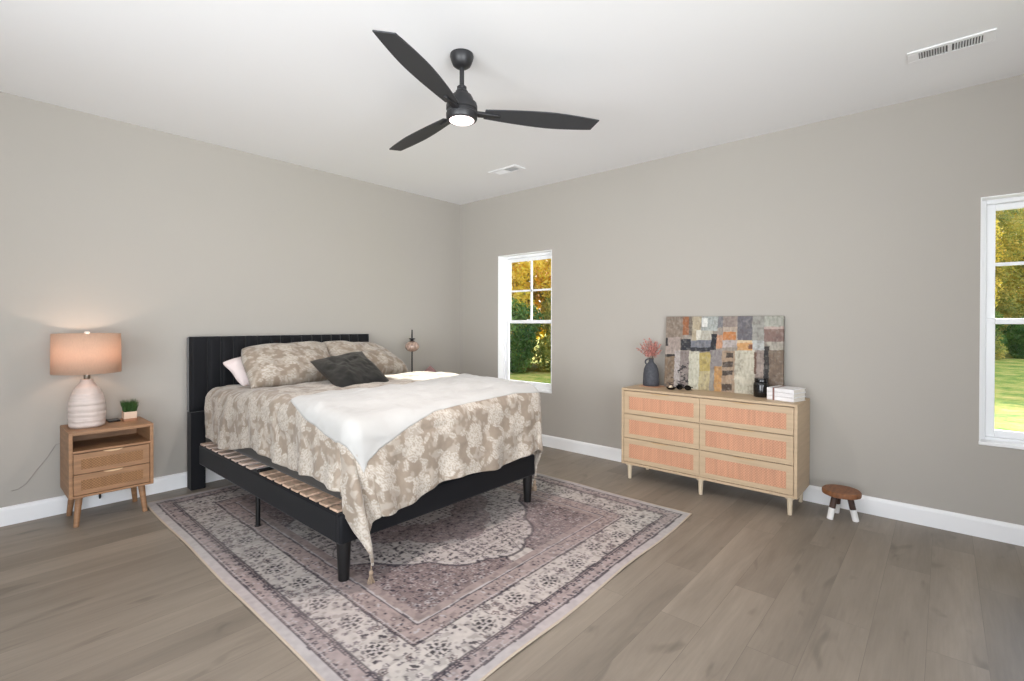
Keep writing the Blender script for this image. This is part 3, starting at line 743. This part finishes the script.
MB().lathe(gp, (fx_, fy_), 32).build('globe', mat('smoky_globe', (172, 146, 130), 0.12, noise=((45, 45, 30), 0.45), coat=0.5), fl, smooth='all')
# dusty pink gabled ornament
gx, gy, gw = -0.672, -0.25, 0.062
prof_ = [(-gw, 0.602), (gw, 0.602), (gw, 0.768), (0, 0.826), (-gw, 0.768)]
e1 = Vector((0.75, -0.66, 0)); e2 = Vector((0.66, 0.75, 0)); c0_ = Vector((gx, gy, 0))
vs = [c0_+e1*a_-e2*0.03+Vector((0, 0, z_)) for a_, z_ in prof_]+[c0_+e1*a_+e2*0.03+Vector((0, 0, z_)) for a_, z_ in prof_]
tag(MB().add(vs, [(0, 1, 2, 3, 4), (9, 8, 7, 6, 5)]+[(i, (i+1) % 5, 5+(i+1) % 5, 5+i)[::-1] for i in range(5)]).build('ornament', mat('dusty_pink', (150, 116, 114), 0.6), bevel=0.003),
    'dusty pink pointed ornament whose tip shows beyond the bed, right of the thin black lamp', 'ornament')

# ------------------------------------------------------------------ dresser
pale_oak = mat('oak_pale_dresser', (188, 164, 134), 0.5, noise=((4, 4, 55), 0.07), bump=((8, 8, 80), 0.08, 0.001))
dx0, dx1, dy0, dy1, dz0, dz1 = -0.42, -0.02, -3.740, -2.442, 0.122, 0.752
dr = thing('dresser', ((dx0+dx1)/2, (dy0+dy1)/2, 0), 'pale oak six-drawer dresser with woven cane drawer fronts against the window wall', 'dresser')
b = MB(); th = 0.020
b.box(dx0, dy0, dz0, dx1, dy0+th, dz1-0.018).box(dx0, dy1-th, dz0, dx1, dy1, dz1-0.018).box(dx0+0.0, dy0+th, dz0, dx1, dy1-th, dz0+0.018)
b.box(dx1-0.008, dy0+th, dz0+0.018, dx1, dy1-th, dz1-0.018).box(dx0+0.012, (dy0+dy1)/2-0.009, dz0+0.018, dx1-0.008, (dy0+dy1)/2+0.009, dz1-0.018)
b.box(dx0+0.03, dy0+th, dz0+0.018, dx1-0.01, dy1-th, dz1-0.03)
b.build('carcass', pale_oak, dr, bevel=0.0015)
MB().box(dx0, dy0, dz1-0.018, dx1, dy1, dz1).build('dresser_top', pale_oak, dr, bevel=0.002)
ym = (dy0+dy1)/2; zr = [(0.543, 0.729), (0.343, 0.538), (0.143, 0.338)]
pull_m = mat('oak_pull', (190, 160, 122), 0.45)
for ya, yb in ((dy0+th+0.003, ym-0.001), (ym+0.001, dy1-th-0.003)):
    for z0, z1 in zr:
        f = 0.044; xx = dx0+0.003; d = MB()
        d.box(xx, ya, z0, xx+0.006, yb, z0+f*0.8).box(xx, ya, z1-f, xx+0.006, yb, z1).box(xx, ya, z0+f*0.8, xx+0.006, ya+f, z1-f).box(xx, yb-f, z0+f*0.8, xx+0.006, yb, z1-f)
        d.box(xx+0.008, ya, z0, xx+0.022, yb, z1)
        do = d.build('drawer', pale_oak, dr, bevel=0.001)
        MB().box(xx+0.003, ya+f, z0+f*0.8, xx+0.0078, yb-f, z1-f).build('cane_panel', cane_l, do)
        yc = (ya+yb)/2
        pts = [(yc+0.075*math.cos(a), z1-0.001-0.010*math.sin(a)) for a in np.linspace(0, PI, 13)]; n = len(pts)
        MB().add([(xx-0.007, p, q) for p, q in pts]+[(xx+0.001, p, q) for p, q in pts], [(i, i+1, n+i+1, n+i) for i in range(n-1)]+[tuple(range(n))[::-1], tuple(range(n, 2*n)), (0, n, 2*n-1, n-1)]).build('finger_pull', pull_m, do)
leg_m = mat('oak_pale_leg', (205, 188, 162), 0.5)
for lx_, ly_ in ((-0.385, -2.502), (-0.385, ym), (-0.385, -3.690), (-0.06, -2.502), (-0.06, -3.690)):
    q = MB().tube((lx_, ly_, 0), (lx_, ly_, dz0-0.008), 0.0135, 0.019, 20).tube((lx_, ly_, dz0-0.012), (lx_, ly_, dz0), 0.030, 0.030, 20)
    q.build('leg', leg_m, dr, smooth=True)

# painting leaning on the wall
def painting():
    bl, br, tr_, tl = [np.array(p) for p in ((-0.112, -2.675, 0.752), (-0.112, -3.583, 0.752), (-0.036, -3.570, 1.348), (-0.036, -2.662, 1.348))]
    nu, nv = 300, 200
    u = np.linspace(0, 1, nu)[:, None]*np.ones((1, nv)); v = np.linspace(0, 1, nv)[None]*np.ones((nu, 1))
    P = (tl*(1-u[..., None])+tr_*u[..., None])*(1-v[..., None])+(bl*(1-u[..., None])+br*u[..., None])*v[..., None]
    cx = 150+u*668+8*(fbm(u, v, 25, 4, 2)-0.5); cy = 45+v*(412+0.11*cx-45)+8*(fbm(u, v, 25, 9, 2)-0.5)
    col = np.ones(P.shape)*lin((150, 138, 124))
    bl_ = [  # x0,x1,y0,y1 in a 1024x569 working frame, colour
        (150, 258, 40, 180, (142, 124, 106)), (258, 296, 40, 150, (158, 92, 40)), (296, 316, 40, 150, (112, 98, 84)), (316, 372, 40, 180, (176, 160, 128)),
        (372, 470, 40, 125, (168, 174, 168)), (376, 408, 52, 105, (222, 222, 214)), (345, 372, 120, 180, (214, 208, 190)), (372, 440, 125, 180, (184, 178, 160)), (470, 498, 40, 110, (118, 118, 122)),
        (498, 580, 45, 105, (146, 130, 120)), (580, 660, 45, 185, (104, 100, 106)), (660, 722, 40, 185, (152, 150, 140)), (722, 830, 40, 110, (166, 166, 152)),
        (498, 580, 105, 180, (178, 160, 140)), (500, 572, 132, 180, (194, 118, 40)), (722, 830, 115, 190, (134, 104, 94)), (722, 830, 105, 118, (186, 160, 148)),
        (150, 245, 160, 255, (168, 150, 138)), (150, 165, 160, 205, (40, 38, 40)), (250, 310, 170, 235, (36, 38, 48)), (310, 432, 178, 222, (118, 120, 130)), (310, 440, 218, 242, (40, 42, 52)),
        (432, 464, 145, 242, (26, 28, 38)), (464, 498, 150, 225, (196, 138, 96)), (498, 580, 182, 222, (176, 164, 158)), (580, 662, 188, 240, (206, 148, 72)), (640, 664, 205, 232, (120, 66, 34)),
        (580, 662, 182, 196, (214, 186, 140)), (662, 722, 185, 240, (178, 180, 176)), (735, 830, 190, 245, (168, 160, 144)),
        (150, 212, 252, 268, (40, 38, 36)), (150, 212, 266, 450, (128, 104, 78)), (212, 248, 235, 450, (176, 166, 160)), (248, 302, 238, 450, (138, 124, 118)),
        (302, 366, 240, 470, (198, 194, 170)), (366, 430, 248, 350, (182, 160, 76)), (366, 430, 350, 470, (186, 170, 120)), (430, 498, 235, 340, (140, 132, 130)), (430, 458, 340, 480, (146, 140, 130)), (455, 498, 325, 470, (196, 140, 62)),
        (498, 570, 240, 480, (168, 140, 110)), (522, 560, 250, 280, (74, 58, 46)), (500, 560, 302, 330, (78, 62, 52)), (500, 560, 350, 376, (72, 58, 48)), (498, 556, 425, 462, (78, 60, 44)),
        (570, 678, 240, 500, (196, 188, 164)), (676, 722, 240, 500, (160, 142, 130)), (672, 684, 250, 370, (110, 74, 54)), (722, 748, 215, 500, (42, 38, 38)), (748, 830, 240, 500, (122, 100, 80)),
    ]
    for x0, x1, y0, y1, c in bl_:
        k = ((cx > x0) & (cx < x1) & (cy > y0) & (cy < y1))[..., None]
        col = np.where(k, lin(c), col)
    # dark speckled drip in the lower left, scumbles and brush texture
    dk = (cx > 235) & (cx < 302) & (cy > 280) & (fbm(u, v, 40, 5, 2) > 0.78-0.0022*(cy-280)); col = np.where(dk[..., None], lin((38, 32, 38)), col)
    dk = (cx < 215) & (cy > 380) & (fbm(u, v, 50, 6, 2) > 0.60); col = np.where(dk[..., None], lin((72, 56, 50)), col)
    sc_ = sstep(0.45, 0.8, fbm(u*1.5, v, 34, 33, 4))[..., None]*0.16; col = col*(1-sc_)+lin((206, 200, 184))*sc_
    s2 = sstep(0.5, 0.8, fbm(u*1.5, v*1.3, 26, 43, 4))[..., None]*0.35; col = col*(1-s2)+lin((92, 78, 68))*s2
    lum = col.mean(-1, keepdims=True); col = (lum+(col-lum)*0.82)*0.84*(0.62+0.50*fbm(u*1.5, v*0.4, 60, 53, 2)[..., None]+0.26*fbm(u, v, 9, 63, 3)[..., None])
    o = grid_obj('canvas_painting', P, mat('painted_canvas', (150, 140, 120), 0.7, attr='Col', bump=((80, 80, 80), 0.5, 0.003)), None, col); solidify(o, 0.03, -1)
    # which way do the normals point?
    nr = o.data.polygons[0].normal
    o.modifiers['thickness'].offset = -1 if nr.x < 0 else 1
    tag(o, 'large abstract patchwork canvas painting leaning on the wall on top of the dresser', 'painting')
painting()

# vase with dried stems
vx, vy = -0.155, -2.578
vs_ = thing('vase', (vx, vy, 0.756), 'dark grey jug vase with a small neck handle, left end of the dresser', 'vase')
slate = mat('slate_ceramic', (66, 68, 74), 0.7, noise=((50, 50, 50), 0.25), bump=((60, 60, 60), 0.3, 0.002))
vz = 0.756
MB().lathe([(0.060, vz), (0.067, vz+0.004), (0.068, vz+0.03), (0.065, vz+0.10), (0.059, vz+0.145), (0.046, vz+0.178), (0.026, vz+0.197), (0.020, vz+0.207), (0.020, vz+0.225), (0.025, vz+0.232), (0.020, vz+0.233), (0.015, vz+0.21), (0.03, vz+0.15), (0.03, vz+0.02)], (vx, vy), 40).build('vase_body', slate, vs_, smooth='all')
hd = [(vx-0.010-0.0*math.cos(a), vy+0.022+0.026*math.sin(a)*1.0, vz+0.203+0.024*math.cos(a)) for a in np.linspace(0.1, PI-0.1, 14)]
MB().path(hd, 0.0065, 10).build('handle', slate, vs_, smooth='all')
tag(MB().box(vx-0.085, vy-0.10, 0.752, vx+0.065, vy+0.07, 0.756).build('wooden_tray', mat('tray_wood', (190, 140, 110), 0.5), bevel=0.0015), 'thin wooden tray under the dark grey vase', 'tray')
fw_ = thing('dried_flowers', (vx, vy, vz+0.22), 'spray of dried coral pink stems standing in the dark grey vase', 'flowers')
random.seed(21); st = MB(); lf = MB()
for k in range(16):
    a = k*2*PI/16+random.uniform(-.2, .2); sp1 = random.uniform(0.02, 0.115); h = random.uniform(0.13, 0.235)-sp1*0.5
    p = [Vector((vx+0.010*math.cos(a), vy+0.010*math.sin(a), vz+0.10))]
    for q in np.linspace(0.2, 1, 8): p.append(Vector((vx+(0.008+sp1*q**1.3)*math.cos(a), vy+(0.008+sp1*q**1.3)*math.sin(a), vz+0.215+h*q)))
    st.path(p, 0.0013, 5)
    for q in range(54):
        t_ = random.uniform(0.22, 1.0)*8; i = min(int(t_), 7); c = p[i].lerp(p[i+1], t_-i) if i < 8 else p[8]
        if c.z < vz+0.245: continue
        dv = Vector((random.gauss(0, 1), random.gauss(0, 1), random.gauss(0.7, 0.7))).normalized()
        L = random.uniform(0.008, 0.017); s1 = dv.orthogonal().normalized()*0.0045; n2 = dv.cross(s1).normalized()*0.002
        c0 = c+dv*0.002
        lf.add([c0, c0+dv*L*0.5+s1+n2, c0+dv*L, c0+dv*L*0.5-s1+n2, c0+dv*L*0.5-n2], [(0, 1, 2, 3), (0, 4, 1), (1, 4, 2), (2, 4, 3), (3, 4, 0)])
st.build('stems', mat('dried_stem', (104, 84, 70), 0.8), fw_)
lf.build('blossoms', mat('coral_blossom', (198, 132, 122), 0.8, noise=((70, 70, 70), 0.35)), fw_)

# small black things in front of the painting
c1 = thing('trinket_dish', (-0.255, -2.80, 0.752), 'small round black dish holding a cream stone, beside the vase tray', 'dish')
MB().lathe([(0.020, 0.752), (0.026, 0.754), (0.040, 0.768), (0.041, 0.772), (0.037, 0.771), (0.024, 0.757), (0.002, 0.756)], (-0.255, -2.80), 32).build('dish', mat('gloss_black', (10, 10, 11), 0.2), c1, smooth=True)
tag(MB().lathe([(0.002, 0.757), (0.013, 0.760), (0.018, 0.768), (0.014, 0.779), (0.006, 0.786), (0.001, 0.787)], (-0.250, -2.795), 16).build('pebble', mat('pebble_cream', (212, 192, 164), 0.6), smooth='all'), 'cream stone sitting in the small black dish', 'stone')
sg = thing('sunglasses', (-0.225, -2.895, 0.752), 'folded black sunglasses on the dresser in front of the painting', 'sunglasses')
gb = mat('gloss_black', (10, 10, 11), 0.2)
for s_ in (-1, 1):
    pts = [(-0.235+0.004*math.cos(a), -2.895+s_*0.034+0.029*math.cos(a), 0.775+0.021*math.sin(a)) for a in np.linspace(0, 2*PI, 20)[:-1]]
    n = len(pts); MB().add(pts+[(p[0]+0.005, p[1], p[2]) for p in pts], [tuple(range(n))[::-1], tuple(range(n, 2*n))]+[(i, (i+1) % n, n+(i+1) % n, n+i) for i in range(n)]).build('lens', gb, sg, smooth=True)
    MB().path([(-0.232, -2.895+s_*0.065, 0.783), (-0.205, -2.895+s_*0.063, 0.779), (-0.198, -2.895-s_*0.03, 0.762), (-0.200, -2.895-s_*0.055, 0.756)], 0.003, 8).build('temple_arm', gb, sg, smooth='all')
MB().path([(-0.234, -2.901, 0.780), (-0.236, -2.895, 0.784), (-0.234, -2.889, 0.780)], 0.003, 8).build('bridge', gb, sg, smooth='all')

jr = thing('jar', (-0.185, -3.458, 0.752), 'black ceramic jar with a flat lid, between the painting and the white books', 'jar')
jm = mat('black_glaze', (14, 14, 16), 0.22, coat=0.3)
MB().lathe([(0.046, 0.752), (0.052, 0.757), (0.054, 0.79), (0.054, 0.840), (0.050, 0.856), (0.042, 0.864)], (-0.185, -3.458), 36).build('jar_body', jm, jr, smooth='all')
MB().lathe([(0.042, 0.862), (0.047, 0.866), (0.047, 0.884), (0.044, 0.889), (0.002, 0.890)], (-0.185, -3.458), 36).build('jar_lid', jm, jr, smooth=True)

# bundle of three white books tied with a ribbon
bk = thing('book_bundle', (-0.225, -3.630, 0.752), 'three stacked white marbled books tied with a brown ribbon, right end of the dresser', 'books')
bk.rotation_euler = (0, 0, R_(-14))
bwhite = mat('book_white', (232, 230, 230), 0.5, noise=((30, 14, 40), 0.10, 6)); page = mat('book_pages', (224, 218, 208), 0.8, noise=((4, 4, 900), 0.08))
def lbox(name, m_, parent, x0, y0, z0, x1, y1, z1, bev=0.001):
    me = MB().box(x0, y0, z0, x1, y1, z1); o = MB.build(me, name, m_, None, bevel=bev); o.parent = parent; return o
for k in range(3):
    z0 = k*0.029; o = MB(); w, L = 0.085, 0.092
    o.box(-w, -L, z0, w, L, z0+0.003).box(-w, -L, z0+0.0255, w, L, z0+0.0285).box(-w, -L, z0, -w+0.003, L, z0+0.0285)
    ob = o.build('book', bwhite, None, bevel=0.0008); ob.parent = bk
    lbox('pages', page, ob, -w+0.003, -L+0.004, z0+0.003, w-0.004, L-0.004, z0+0.0255, 0)
rb = MB(); rw = 0.006; yy = 0.045
rb.box(-0.0865, yy-rw, 0.0, -0.085, yy+rw, 0.088).box(0.085, yy-rw, 0, 0.0865, yy+rw, 0.088).box(-0.0865, yy-rw, 0.0865, 0.0865, yy+rw, 0.088)
o = rb.build('ribbon', mat('ribbon_brown', (128, 92, 84), 0.6), None); o.parent = bk

# ------------------------------------------------------------------ stool
sx_, sy_ = -0.235, -3.962
stl = thing('stool', (sx_, sy_, 0), 'tiny round three-legged wooden stool with white-dipped feet beside the dresser', 'stool')
swood = mat('stool_wood', (126, 82, 52), 0.5, noise=((18, 60, 18), 0.28, 5), bump=((30, 80, 30), 0.2, 0.002))
MB().lathe([(0.101, 0.160), (0.109, 0.164), (0.111, 0.175), (0.110, 0.188), (0.104, 0.194), (0.002, 0.195)], (sx_, sy_), 48).build('seat', swood, stl, smooth=True)
dwood = mat('stool_leg', (70, 50, 42), 0.6, noise=((30, 30, 30), 0.2)); wtip = mat('white_dip', (232, 230, 226), 0.6)
for fx, fy in ((-0.288, -3.905), (-0.222, -4.040), (-0.125, -3.918)):
    T = Vector((sx_+(fx-sx_)*0.55, sy_+(fy-sy_)*0.55, 0.164)); B = Vector((fx, fy, 0)); M_ = T.lerp(B, 0.55)
    lg = MB().tube(T, M_, 0.018, 0.0185, 16).build('leg', dwood, stl, smooth=True)
    MB().tube(M_, B, 0.0195, 0.019, 16).build('white_foot', wtip, lg, smooth=True)

# ------------------------------------------------------------------ ceiling fan
fcx, fcy = -2.290, -2.500; fz = 2.430
fan = thing('ceiling_fan', (fcx, fcy, HC), 'matte black three-blade ceiling fan with a round light, hanging from the ceiling', 'ceiling fan')
fm = mat('fan_black', (36, 36, 38), 0.42); fb = mat('fan_blade', (52, 53, 56), 0.6, noise=((10, 10, 10), 0.05))
MB().lathe([(0.062, HC), (0.064, HC-0.012), (0.058, HC-0.035), (0.048, HC-0.058), (0.032, HC-0.070), (0.014, HC-0.074)], (fcx, fcy), 36).build('ceiling_mount', fm, fan, smooth=True)
MB().tube((fcx, fcy, HC-0.07), (fcx, fcy, fz+0.125), 0.0125, n=16).build('downrod', fm, fan, smooth=True)
MB().lathe([(0.020, fz+0.140), (0.026, fz+0.135), (0.026, fz+0.118), (0.034, fz+0.110), (0.036, fz+0.098), (0.052, fz+0.090), (0.062, fz+0.070), (0.066, fz+0.052), (0.080, fz+0.046), (0.084, fz+0.03), (0.084, fz+0.012), (0.078, fz+0.006), (0.078, fz-0.004), (0.084, fz-0.010), (0.084, fz-0.036), (0.079, fz-0.044), (0.068, fz-0.046)], (fcx, fcy), 44).build('motor_housing', fm, fan, smooth=True)
lm = MB().lathe([(0.067, fz-0.040), (0.067, fz-0.047), (0.055, fz-0.053), (0.030, fz-0.056), (0.001, fz-0.057)], (fcx, fcy), 36).build('light_diffuser', mat('fan_light', (255, 240, 238), 0.5, emit=((255, 232, 232), 2.6)), fan, smooth='all')
light('fan_light_glow', 'AREA', (fcx, fcy, fz-0.062), 22, (1.0, 0.90, 0.87), (0.10, 0.10), (0, 0, -1))
for ai, a in enumerate((203.8, 82.0, 324.0)):
    Mr = Matrix.Translation((fcx, fcy, fz)) @ Matrix.Rotation(R_(a), 4, 'Z') @ Matrix.Rotation(R_(-11), 4, 'X')
    n = 28; us = np.linspace(0.125, 0.775, n); vs = []; 
    for side_ in (0, 1):
        for i, r in enumerate(us):
            q = (r-0.125)/0.65
            w = 0.040+0.034*math.sin(min(q/0.62, 1)*PI/2)-0.026*max(0, (q-0.55)/0.45)**1.6
            # leading and trailing edge; slanted tip
            rr_l = r; rr_t = r-0.018*q**6
            vs.append((rr_l, -w*0.98, 0.003 if side_ else -0.003)); vs.append((rr_t, w*0.98, 0.003 if side_ else -0.003))
    fs = []
    for i in range(n-1):
        k = 2*i; fs.append((k, k+1, k+3, k+2)[::-1]); fs.append((k+2*n, k+1+2*n, k+3+2*n, k+2+2*n))
        fs.append((k, k+2, k+2+2*n, k+2*n)); fs.append((k+3, k+1, k+1+2*n, k+3+2*n))
    fs.append((0, 2*n, 2*n+1, 1)); fs.append((2*n-2, 2*n-1, 4*n-1, 4*n-2))
    bo = MB().add([Mr @ Vector(v) for v in vs], fs).build('blade', fb, fan, smooth=False)
    ir = MB()
    pts = [(0.075, -0.020), (0.14, -0.016), (0.20, -0.012), (0.215, 0.0), (0.20, 0.012), (0.14, 0.016), (0.075, 0.020)]
    k = len(pts)
    ir.add([Mr @ Vector((p[0], p[1], 0.004)) for p in pts]+[Mr @ Vector((p[0], p[1], -0.012)) for p in pts], [tuple(range(k)), tuple(range(k, 2*k))[::-1]]+[(i, k+i, k+(i+1) % k, (i+1) % k) for i in range(k)])
    ir.build('blade_arm', fm, bo, bevel=0.003)

# ------------------------------------------------------------------ outdoors
def ground():
    M = bpy.data.materials.new('lawn_grass'); M.use_nodes = True; n = M.node_tree.nodes; l = M.node_tree.links; b = n['Principled BSDF']
    tc = n.new('ShaderNodeTexCoord'); t1 = n.new('ShaderNodeTexNoise'); t1.inputs['Scale'].default_value = 0.9; t1.inputs['Detail'].default_value = 8; t1.inputs['Roughness'].default_value = 0.82
    l.new(tc.outputs['Object'], t1.inputs['Vector']); cr = n.new('ShaderNodeValToRGB'); l.new(t1.outputs['Fac'], cr.inputs[0]); e = cr.color_ramp.elements
    e[0].position = 0.38; e[0].color = srgba((74, 108, 40)); e[1].position = 0.62; e[1].color = srgba((190, 164, 92))
    c = cr.color_ramp.elements.new(0.5); c.color = srgba((140, 142, 62))
    l.new(cr.outputs[0], b.inputs['Base Color']); b.inputs['Roughness'].default_value = 0.95; b.inputs['Specular IOR Level'].default_value = 0.1
    structure(MB().add([(0.3, -60, -0.5), (90, -60, -0.5), (90, 70, -0.5), (0.3, 70, -0.5)], [(0, 1, 2, 3)]).build('ground', M))
ground()
def leaf_mat(name, cols, scale=0.9):
    M = bpy.data.materials.new(name); M.use_nodes = True; n = M.node_tree.nodes; l = M.node_tree.links; b = n['Principled BSDF']
    tc = n.new('ShaderNodeTexCoord'); t = n.new('ShaderNodeTexNoise'); t.inputs['Scale'].default_value = scale; t.inputs['Detail'].default_value = 6; t.inputs['Roughness'].default_value = 0.8
    l.new(tc.outputs['Object'], t.inputs['Vector']); cr = n.new('ShaderNodeValToRGB'); l.new(t.outputs['Fac'], cr.inputs[0]); el = cr.color_ramp.elements
    el[0].position = 0.35; el[0].color = srgba(cols[0]); el[1].position = 0.66; el[1].color = srgba(cols[-1])
    for i, c in enumerate(cols[1:-1]): q = el.new(0.35+0.31*(i+1)/(len(cols)-1)); q.color = srgba(c)
    l.new(cr.outputs[0], b.inputs['Base Color']); b.inputs['Roughness'].default_value = 0.6
    tr = n.new('ShaderNodeBsdfTranslucent'); l.new(cr.outputs[0], tr.inputs[0]); mx = n.new('ShaderNodeMixShader'); mx.inputs[0].default_value = 0.6
    l.new(b.outputs[0], mx.inputs[1]); l.new(tr.outputs[0], mx.inputs[2]); l.new(mx.outputs[0], n['Material Output'].inputs[0]); return M
leafs = {'yellow': leaf_mat('leaves_yellow', [(170, 172, 70), (240, 214, 84), (250, 224, 110), (240, 184, 96)]),
         'olive': leaf_mat('leaves_olive', [(96, 116, 60), (150, 158, 80), (204, 184, 92), (226, 196, 110)]),
         'green': leaf_mat('leaves_green', [(56, 86, 44), (90, 124, 60), (126, 156, 76), (164, 176, 92)])}
bark = mat('bark', (92, 80, 68), 0.9, noise=((3, 3, 1), 0.3))
def leaf_cloud(rng, blobs, nleaf, size):
    V = []; k = np.array([b_[6] for b_ in blobs], float); k /= k.sum()
    which = rng.choice(len(blobs), nleaf, p=k); B = np.array([b_[:6] for b_ in blobs])[which]
    d = rng.normal(size=(nleaf, 3)); d /= np.linalg.norm(d, axis=1)[:, None]; d *= rng.uniform(0.35, 1.0, (nleaf, 1))**0.5
    c = B[:, :3]+d*B[:, 3:6]
    a = rng.normal(size=(nleaf, 3)); a /= np.linalg.norm(a, axis=1)[:, None]
    b_ = np.cross(a, rng.normal(size=(nleaf, 3))); b_ /= np.linalg.norm(b_, axis=1)[:, None]
    s = size*rng.uniform(0.6, 1.3, (nleaf, 1))
    return np.stack([c-a*s, c-b_*s*0.55, c+a*s, c+b_*s*0.55], 1).reshape(-1, 3)
def plant(name, x, y, h, w, kind, seed, label, group, trunk=True, nleaf=2600, size=0.13, low=0.22):
    rng = np.random.RandomState(seed)
    t = thing(name, (x, y, -0.5), label, 'tree' if trunk else 'shrub', group)
    blobs = []
    nb = 13 if trunk else 6
    for i in range(nb):
        zf = low+(1-low)*(i+0.5)/nb; rad = w*(1-0.55*abs(zf-0.55)/0.55)
        a = rng.rand()*6.28; r = rad*0.45*rng.rand()
        bw = w*rng.uniform(0.36, 0.62)
        blobs.append((x+r*math.cos(a), y+r*math.sin(a), -0.5+h*zf, bw, bw, bw*0.8, bw))
    V = leaf_cloud(rng, blobs, nleaf, size)
    V[:, 2] = np.maximum(V[:, 2], -0.49)
    P = V-np.array([x, y, -0.5]); me = bpy.data.meshes.new('foliage'); n = len(P)//4
    me.vertices.add(n*4); me.vertices.foreach_set('co', P.ravel()); me.loops.add(n*4); me.loops.foreach_set('vertex_index', np.arange(n*4))
    me.polygons.add(n); me.polygons.foreach_set('loop_start', np.arange(n)*4); me.update(calc_edges=True); me.materials.append(leafs[kind])
    o = bpy.data.objects.new('foliage', me); C.objects.link(o); o.parent = t
    tk = MB()
    if trunk:
        pts = [(x, y, -0.5), (x+0.1*rng.randn(), y+0.1*rng.randn(), h*0.3), (x+0.25*rng.randn(), y+0.25*rng.randn(), h*0.6), (x+0.3*rng.randn(), y+0.3*rng.randn(), h*0.9-0.5)]
        tk.path(pts, [0.13, 0.10, 0.07, 0.03], 8)
        for i in range(5):
            q = blobs[rng.randint(3, nb)]; z0 = max(0.4, q[2]-1.2); tk.path([(x, y, z0), (q[0], q[1], q[2])], [0.04, 0.015], 5)
        tk.build('trunk', bark, t)
    else:
        for i in range(5): tk.path([(x, y, -0.5), (x+0.4*w*rng.randn()*0.6, y+0.4*w*rng.randn()*0.6, -0.5+h*0.6)], [0.02, 0.008], 5)
        tk.build('branches', bark, t)
    return t
P0 = np.array([10.1, 8.3]); dr_ = np.array([0.86, -0.51]); nr_ = np.array([0.51, 0.86])
rng = np.random.RandomState(3)
lab = {'yellow': 'golden yellow autumn tree', 'olive': 'olive green autumn tree', 'green': 'dark green leafy tree'}
kinds = ['green', 'yellow', 'olive']
k = 0
for row, (off, hh, w) in enumerate(((0, 6.5, 2.1), (3.2, 9.5, 2.7))):
    for i in range(-4, 16):
        p = P0+dr_*(i*2.5+row*1.2)+nr_*(off+rng.uniform(-0.6, 0.6))
        kd = ['yellow', 'olive', 'yellow', 'yellow', 'olive'][(i*2+row*3) % 5]
        h = hh*rng.uniform(0.85, 1.15)
        h *= 1+0.035*max(0, i); w2 = w*(1+0.02*max(0, i))
        plant('autumn_tree', p[0], p[1], h, w2, kd, 100+k, lab[kd]+(' in the front row of the tree line outside' if row == 0 else ' in the taller back row of the tree line outside'),
              ('%s trees of the %s row outside' % (kd, 'front' if row == 0 else 'back')), nleaf=11000 if row == 0 else 13000, size=0.075 if row == 0 else 0.11, low=0.18 if row == 0 else 0.15); k += 1
for i in range(-6, 26):
    p = P0+dr_*(i*1.55)+nr_*(-1.6+rng.uniform(-0.4, 0.4))
    plant('shrub', p[0], p[1], rng.uniform(1.7, 2.7), 1.35, ('green', 'olive', 'green')[i % 3], 300+i, 'low %s shrub at the foot of the tree line outside' % ('olive' if i % 3 == 1 else 'green'), '%s shrubs along the tree line outside' % ('olive' if i % 3 == 1 else 'green'), trunk=False, nleaf=6000, size=0.06, low=0.12)
for i in range(-3, 15):
    p = P0+dr_*(i*2.4+0.8)+nr_*(1.7+rng.uniform(-0.3, 0.3))
    plant('bush', p[0], p[1], rng.uniform(3.2, 4.2), 1.7, 'olive', 400+i, 'tall olive bush among the tree trunks outside', 'bushes among the tree trunks outside', trunk=False, nleaf=6000, size=0.08, low=0.12)
